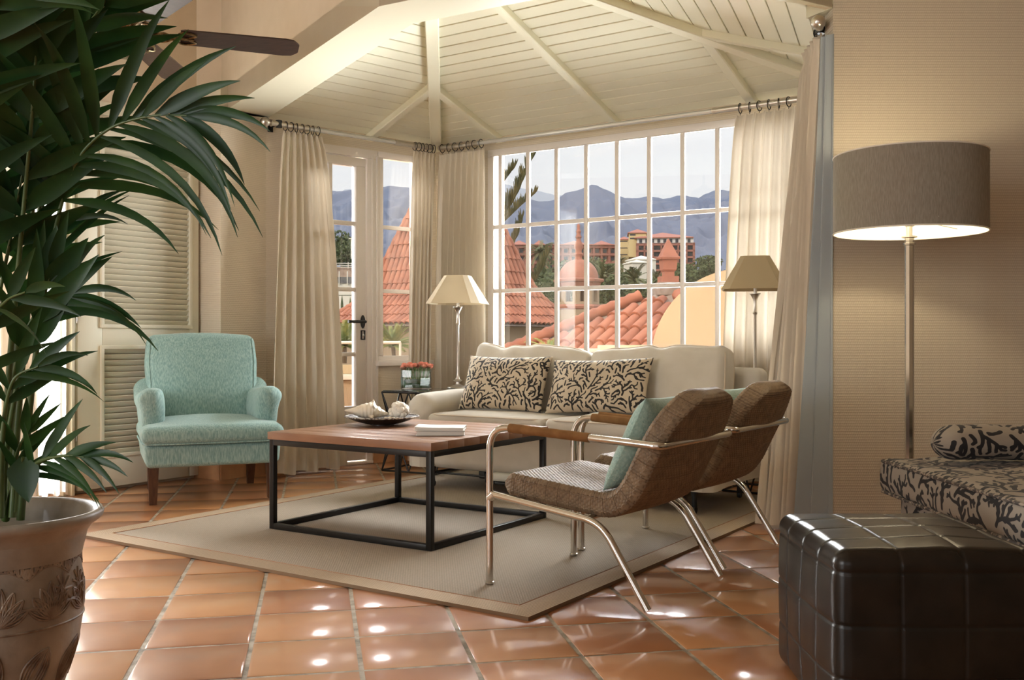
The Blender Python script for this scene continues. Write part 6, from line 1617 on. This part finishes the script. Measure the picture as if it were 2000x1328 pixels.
# ------------------------------------------------------------------ chimney with pyramid cap, cream arch, ledges
Yp = 15.0; c = at(1302, 555, Yp); k = Yp / FPX; zz = lambda v: VZ(v, Yp)
roof_near = [o for o in bpy.data.objects if o.get('category') == 'tiled roof'][-1]
mb = MB(); mb.rbox((0, 0, ztop - 0.04), (0.40, 0.40, 0.20), 0.02, 2, T=Matrix.Rotation(math.radians(8) - roof_near.rotation_euler.z, 4, 'Z')); mb.build('chimney_plinth', M['mortar'], roof_near)
cp = thing('chimney', 'terracotta chimney with a pointed pyramid cap standing on the red tiled roof', 'chimney', (roof_near.location.x, roof_near.location.y, 0), math.radians(8))
def four(rv, nm):
    mb = MB(); s2 = math.sqrt(2); mb.lathe([(r * k * s2 * 0.93, zz(v)) for r, v in rv], 4, rot=PI / 4); mb.build(nm, M['terra'], cp, smooth=10)
four([(20, 507), (21, 503), (17, 501), (0.8, 466)], 'cap'); four([(11, 531), (14, 527), (15.5, 507)], 'neck'); four([(10.5, 540), (10.5, 531)], 'collar'); four([(18, HV - (ztop + 0.062 - CAMH) / k), (18, 540)], 'base')
ca = thing('arched_wall', 'plain ochre wall with a big rounded top outside the right part of the gridded window', 'wall', (UX(1452, 9.5), 9.5, VZ(702, 9.5)), math.radians(-8))
mb = MB(); Rr = 178 / FPX * 9.5; n = 60; V = []
for y in (0, 1.3):
    V += [(Rr * math.cos(PI * i / n), y, Rr * math.sin(PI * i / n)) for i in range(n + 1)] + [(-Rr, y, -3), (Rr, y, -3)]
N_ = n + 3
F = [tuple(list(range(n + 1)) + [n + 1, n + 2]), tuple([N_ + i for i in list(range(n + 1)) + [n + 1, n + 2]])[::-1]] + [(i, N_ + i, N_ + i + 1, i + 1) for i in range(n + 1)] + [(n + 2, N_ + n + 2, N_, 0)]
mb.add(V, F); mb.build('wall_body', M['ochre'], ca, smooth=40)
M['cream_r'] = mat('cream_render', (0.44, 0.35, 0.22), 0.85)
def ledge(name, label, u0, u1, v0, v1, Y, m, th=0.3, zb=None, rz=0.0):
    mb = MB(); x0, x1 = UX(u0, Y), UX(u1, Y); mb.rbox(((x0 + x1) / 2, th / 2, (VZ(v0, Y) + (zb if zb is not None else VZ(v1, Y))) / 2), (x1 - x0, th, VZ(v0, Y) - (zb if zb is not None else VZ(v1, Y))), 0.01, 1)
    o = mb.build(name, m, None); o.location = (0, Y, 0); return tag(o, label, 'wall')
ledge('parapet', 'short cream parapet block in front of the red tiled roof', 1172, 1272, 674, 720, 9.4, M['cream_r'], zb=-0.5)
ledge('parapet', 'low white coping in front of the tiled roofs at the window sill', 975, 1172, 681, 688, 10.2, M['whitew'], 0.25, zb=-0.5)
# terrace
mb = MB(); T_ = [AA + Vector((-2.5, 0.2)), AA + Vector((-0.15, 0.2)), CC + Vector((-0.1, 0.25)), CC + Vector((0.2, 6.4)), Vector((-7.5, 14.3)), Vector((-7.5, 7.2))]
mb.prism([(p.x, p.y) for p in T_], -0.3, -0.02); struct('terrace_floor', mb, M['skirt'], smooth=0)
o = ledge('parapet', 'ochre terrace parapet with a white ledge seen low through the glazed door', 560, 785, 742, 790, 14.2, M['ochre'], 0.3, zb=-0.3)
o = ledge('parapet_ledge', 'white ledge band along the ochre terrace parapet', 560, 785, 731, 742, 14.12, M['whitew'], 0.42)
o = ledge('planter_trough', 'cream planter trough on top of the terrace parapet', 560, 785, 712, 730.7, 14.16, M['cream_r'], 0.38)
tr_ = thing('terrace_railing', 'white tubular railing above the terrace parapet', 'railing', (0, 13.85, 0), 0)
mb = MB()
for v in (669,): mb.tube([(UX(560, 14.0), 0, VZ(v, 14)), (UX(785, 14.0), 0, VZ(v, 14))], 0.022, 8)
mb.build('rail', M['whitew'], tr_)
for u in (600, 720, 784):
    mb = MB(); mb.tube([(UX(u, 14.0), 0, -0.02), (UX(u, 14.0), 0, VZ(669, 14))], 0.018, 8); mb.build('post', M['whitew'], tr_)
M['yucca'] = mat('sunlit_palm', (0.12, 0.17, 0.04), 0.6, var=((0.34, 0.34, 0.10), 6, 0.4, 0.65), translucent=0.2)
palm_tree('bushy sunlit palm in the terrace planter seen through the glazed door', 672, 676, 14.42, 0.42, 81, None, 'planter_palm', 0.45, 60, M['yucca'], 0.585, 0.15, 0.10)
palm_tree('yellowish palm seen through the narrow window beside the door', 768, 676, 14.42, 0.36, 82, None, 'planter_palm', 0.45, 60, M['yucca'], 0.585, 0.15, 0.10)
palm_tree('small palm tops just above the sill at the left of the gridded window', 1075, 694, 9.6, 0.30, 83, None, 'planter_palm', 0.45, 30, M['yucca'], -6.0)

# ------------------------------------------------------------------ araucaria with upswept branches
M['arau'] = mat('araucaria_green', (0.06, 0.065, 0.018), 0.8, var=((0.15, 0.12, 0.04), 3, 0.4, 0.65))
Ya = 34.0; c = at(940, 640, Ya)
at_ = thing('araucaria_tree', 'araucaria with upswept needle branches behind the steep tiled roof', 'tree', (c.x, c.y, -6), 0)
mb = MB(); mb.tube([(0, 0, 0), (0, 0, 9), (0, 0, 13.5)], [0.22, 0.16, 0.06], 10); mb.build('trunk', M['bark'], at_)
def abranch(P, n, L, seed, w_=0.020):
    n = int(n * 3.2); L *= 1.15
    rnd = random.Random(seed); C = catmull([at(u, v, Y) - Vector(at_.location) for u, v, Y in P], 8); mb = MB(); m_ = len(C); mb.tube(C, [0.05 * (1 - 0.7 * i / m_) for i in range(m_)], 6)
    for i in range(n):
        t = 0.18 + 0.82 * (i + rnd.random()) / n; q = t * (m_ - 1); k = min(int(q), m_ - 2); p = C[k].lerp(C[k + 1], q - k); d = (C[k + 1] - C[k]).normalized()
        sd_ = Vector((rnd.uniform(-1, 1), rnd.uniform(-1, 1), rnd.uniform(0.2, 1.0))).normalized()
        dd = (sd_ + d * 0.9).normalized(); l = L * rnd.uniform(0.6, 1.1) * (1 - 0.35 * t); pts = [p]
        for _ in range(5): dd = (dd + Vector((0, 0, 0.22))).normalized(); pts.append(pts[-1] + dd * l / 5)
        mb.tube(pts, [w_ * 0.5, w_, w_, w_, w_ * 0.8, w_ * 0.3], 5)
    mb.build('branch', M['arau'], at_, smooth=60)
abranch([(940, 452, Ya), (975, 425, Ya - 0.3), (1000, 395, Ya - 0.6), (1022, 345, Ya - 0.8), (1042, 300, Ya - 0.9)], 60, 0.62, 1)
abranch([(940, 465, Ya), (985, 430, Ya + 0.3), (1015, 402, Ya + 0.3), (1046, 376, Ya + 0.2)], 40, 0.42, 2)
abranch([(950, 410, Ya), (965, 380, Ya + 0.2), (985, 352, Ya), (1005, 325, Ya - 0.2)], 34, 0.45, 3)
abranch([(960, 560, Ya), (995, 490, Ya + 0.2), (1010, 455, Ya), (1018, 425, Ya - 0.2)], 34, 0.42, 4)
abranch([(990, 580, Ya + 1.0), (1030, 560, Ya + 1), (1052, 535, Ya + 0.9), (1072, 492, Ya + 0.8)], 60, 0.5, 5)
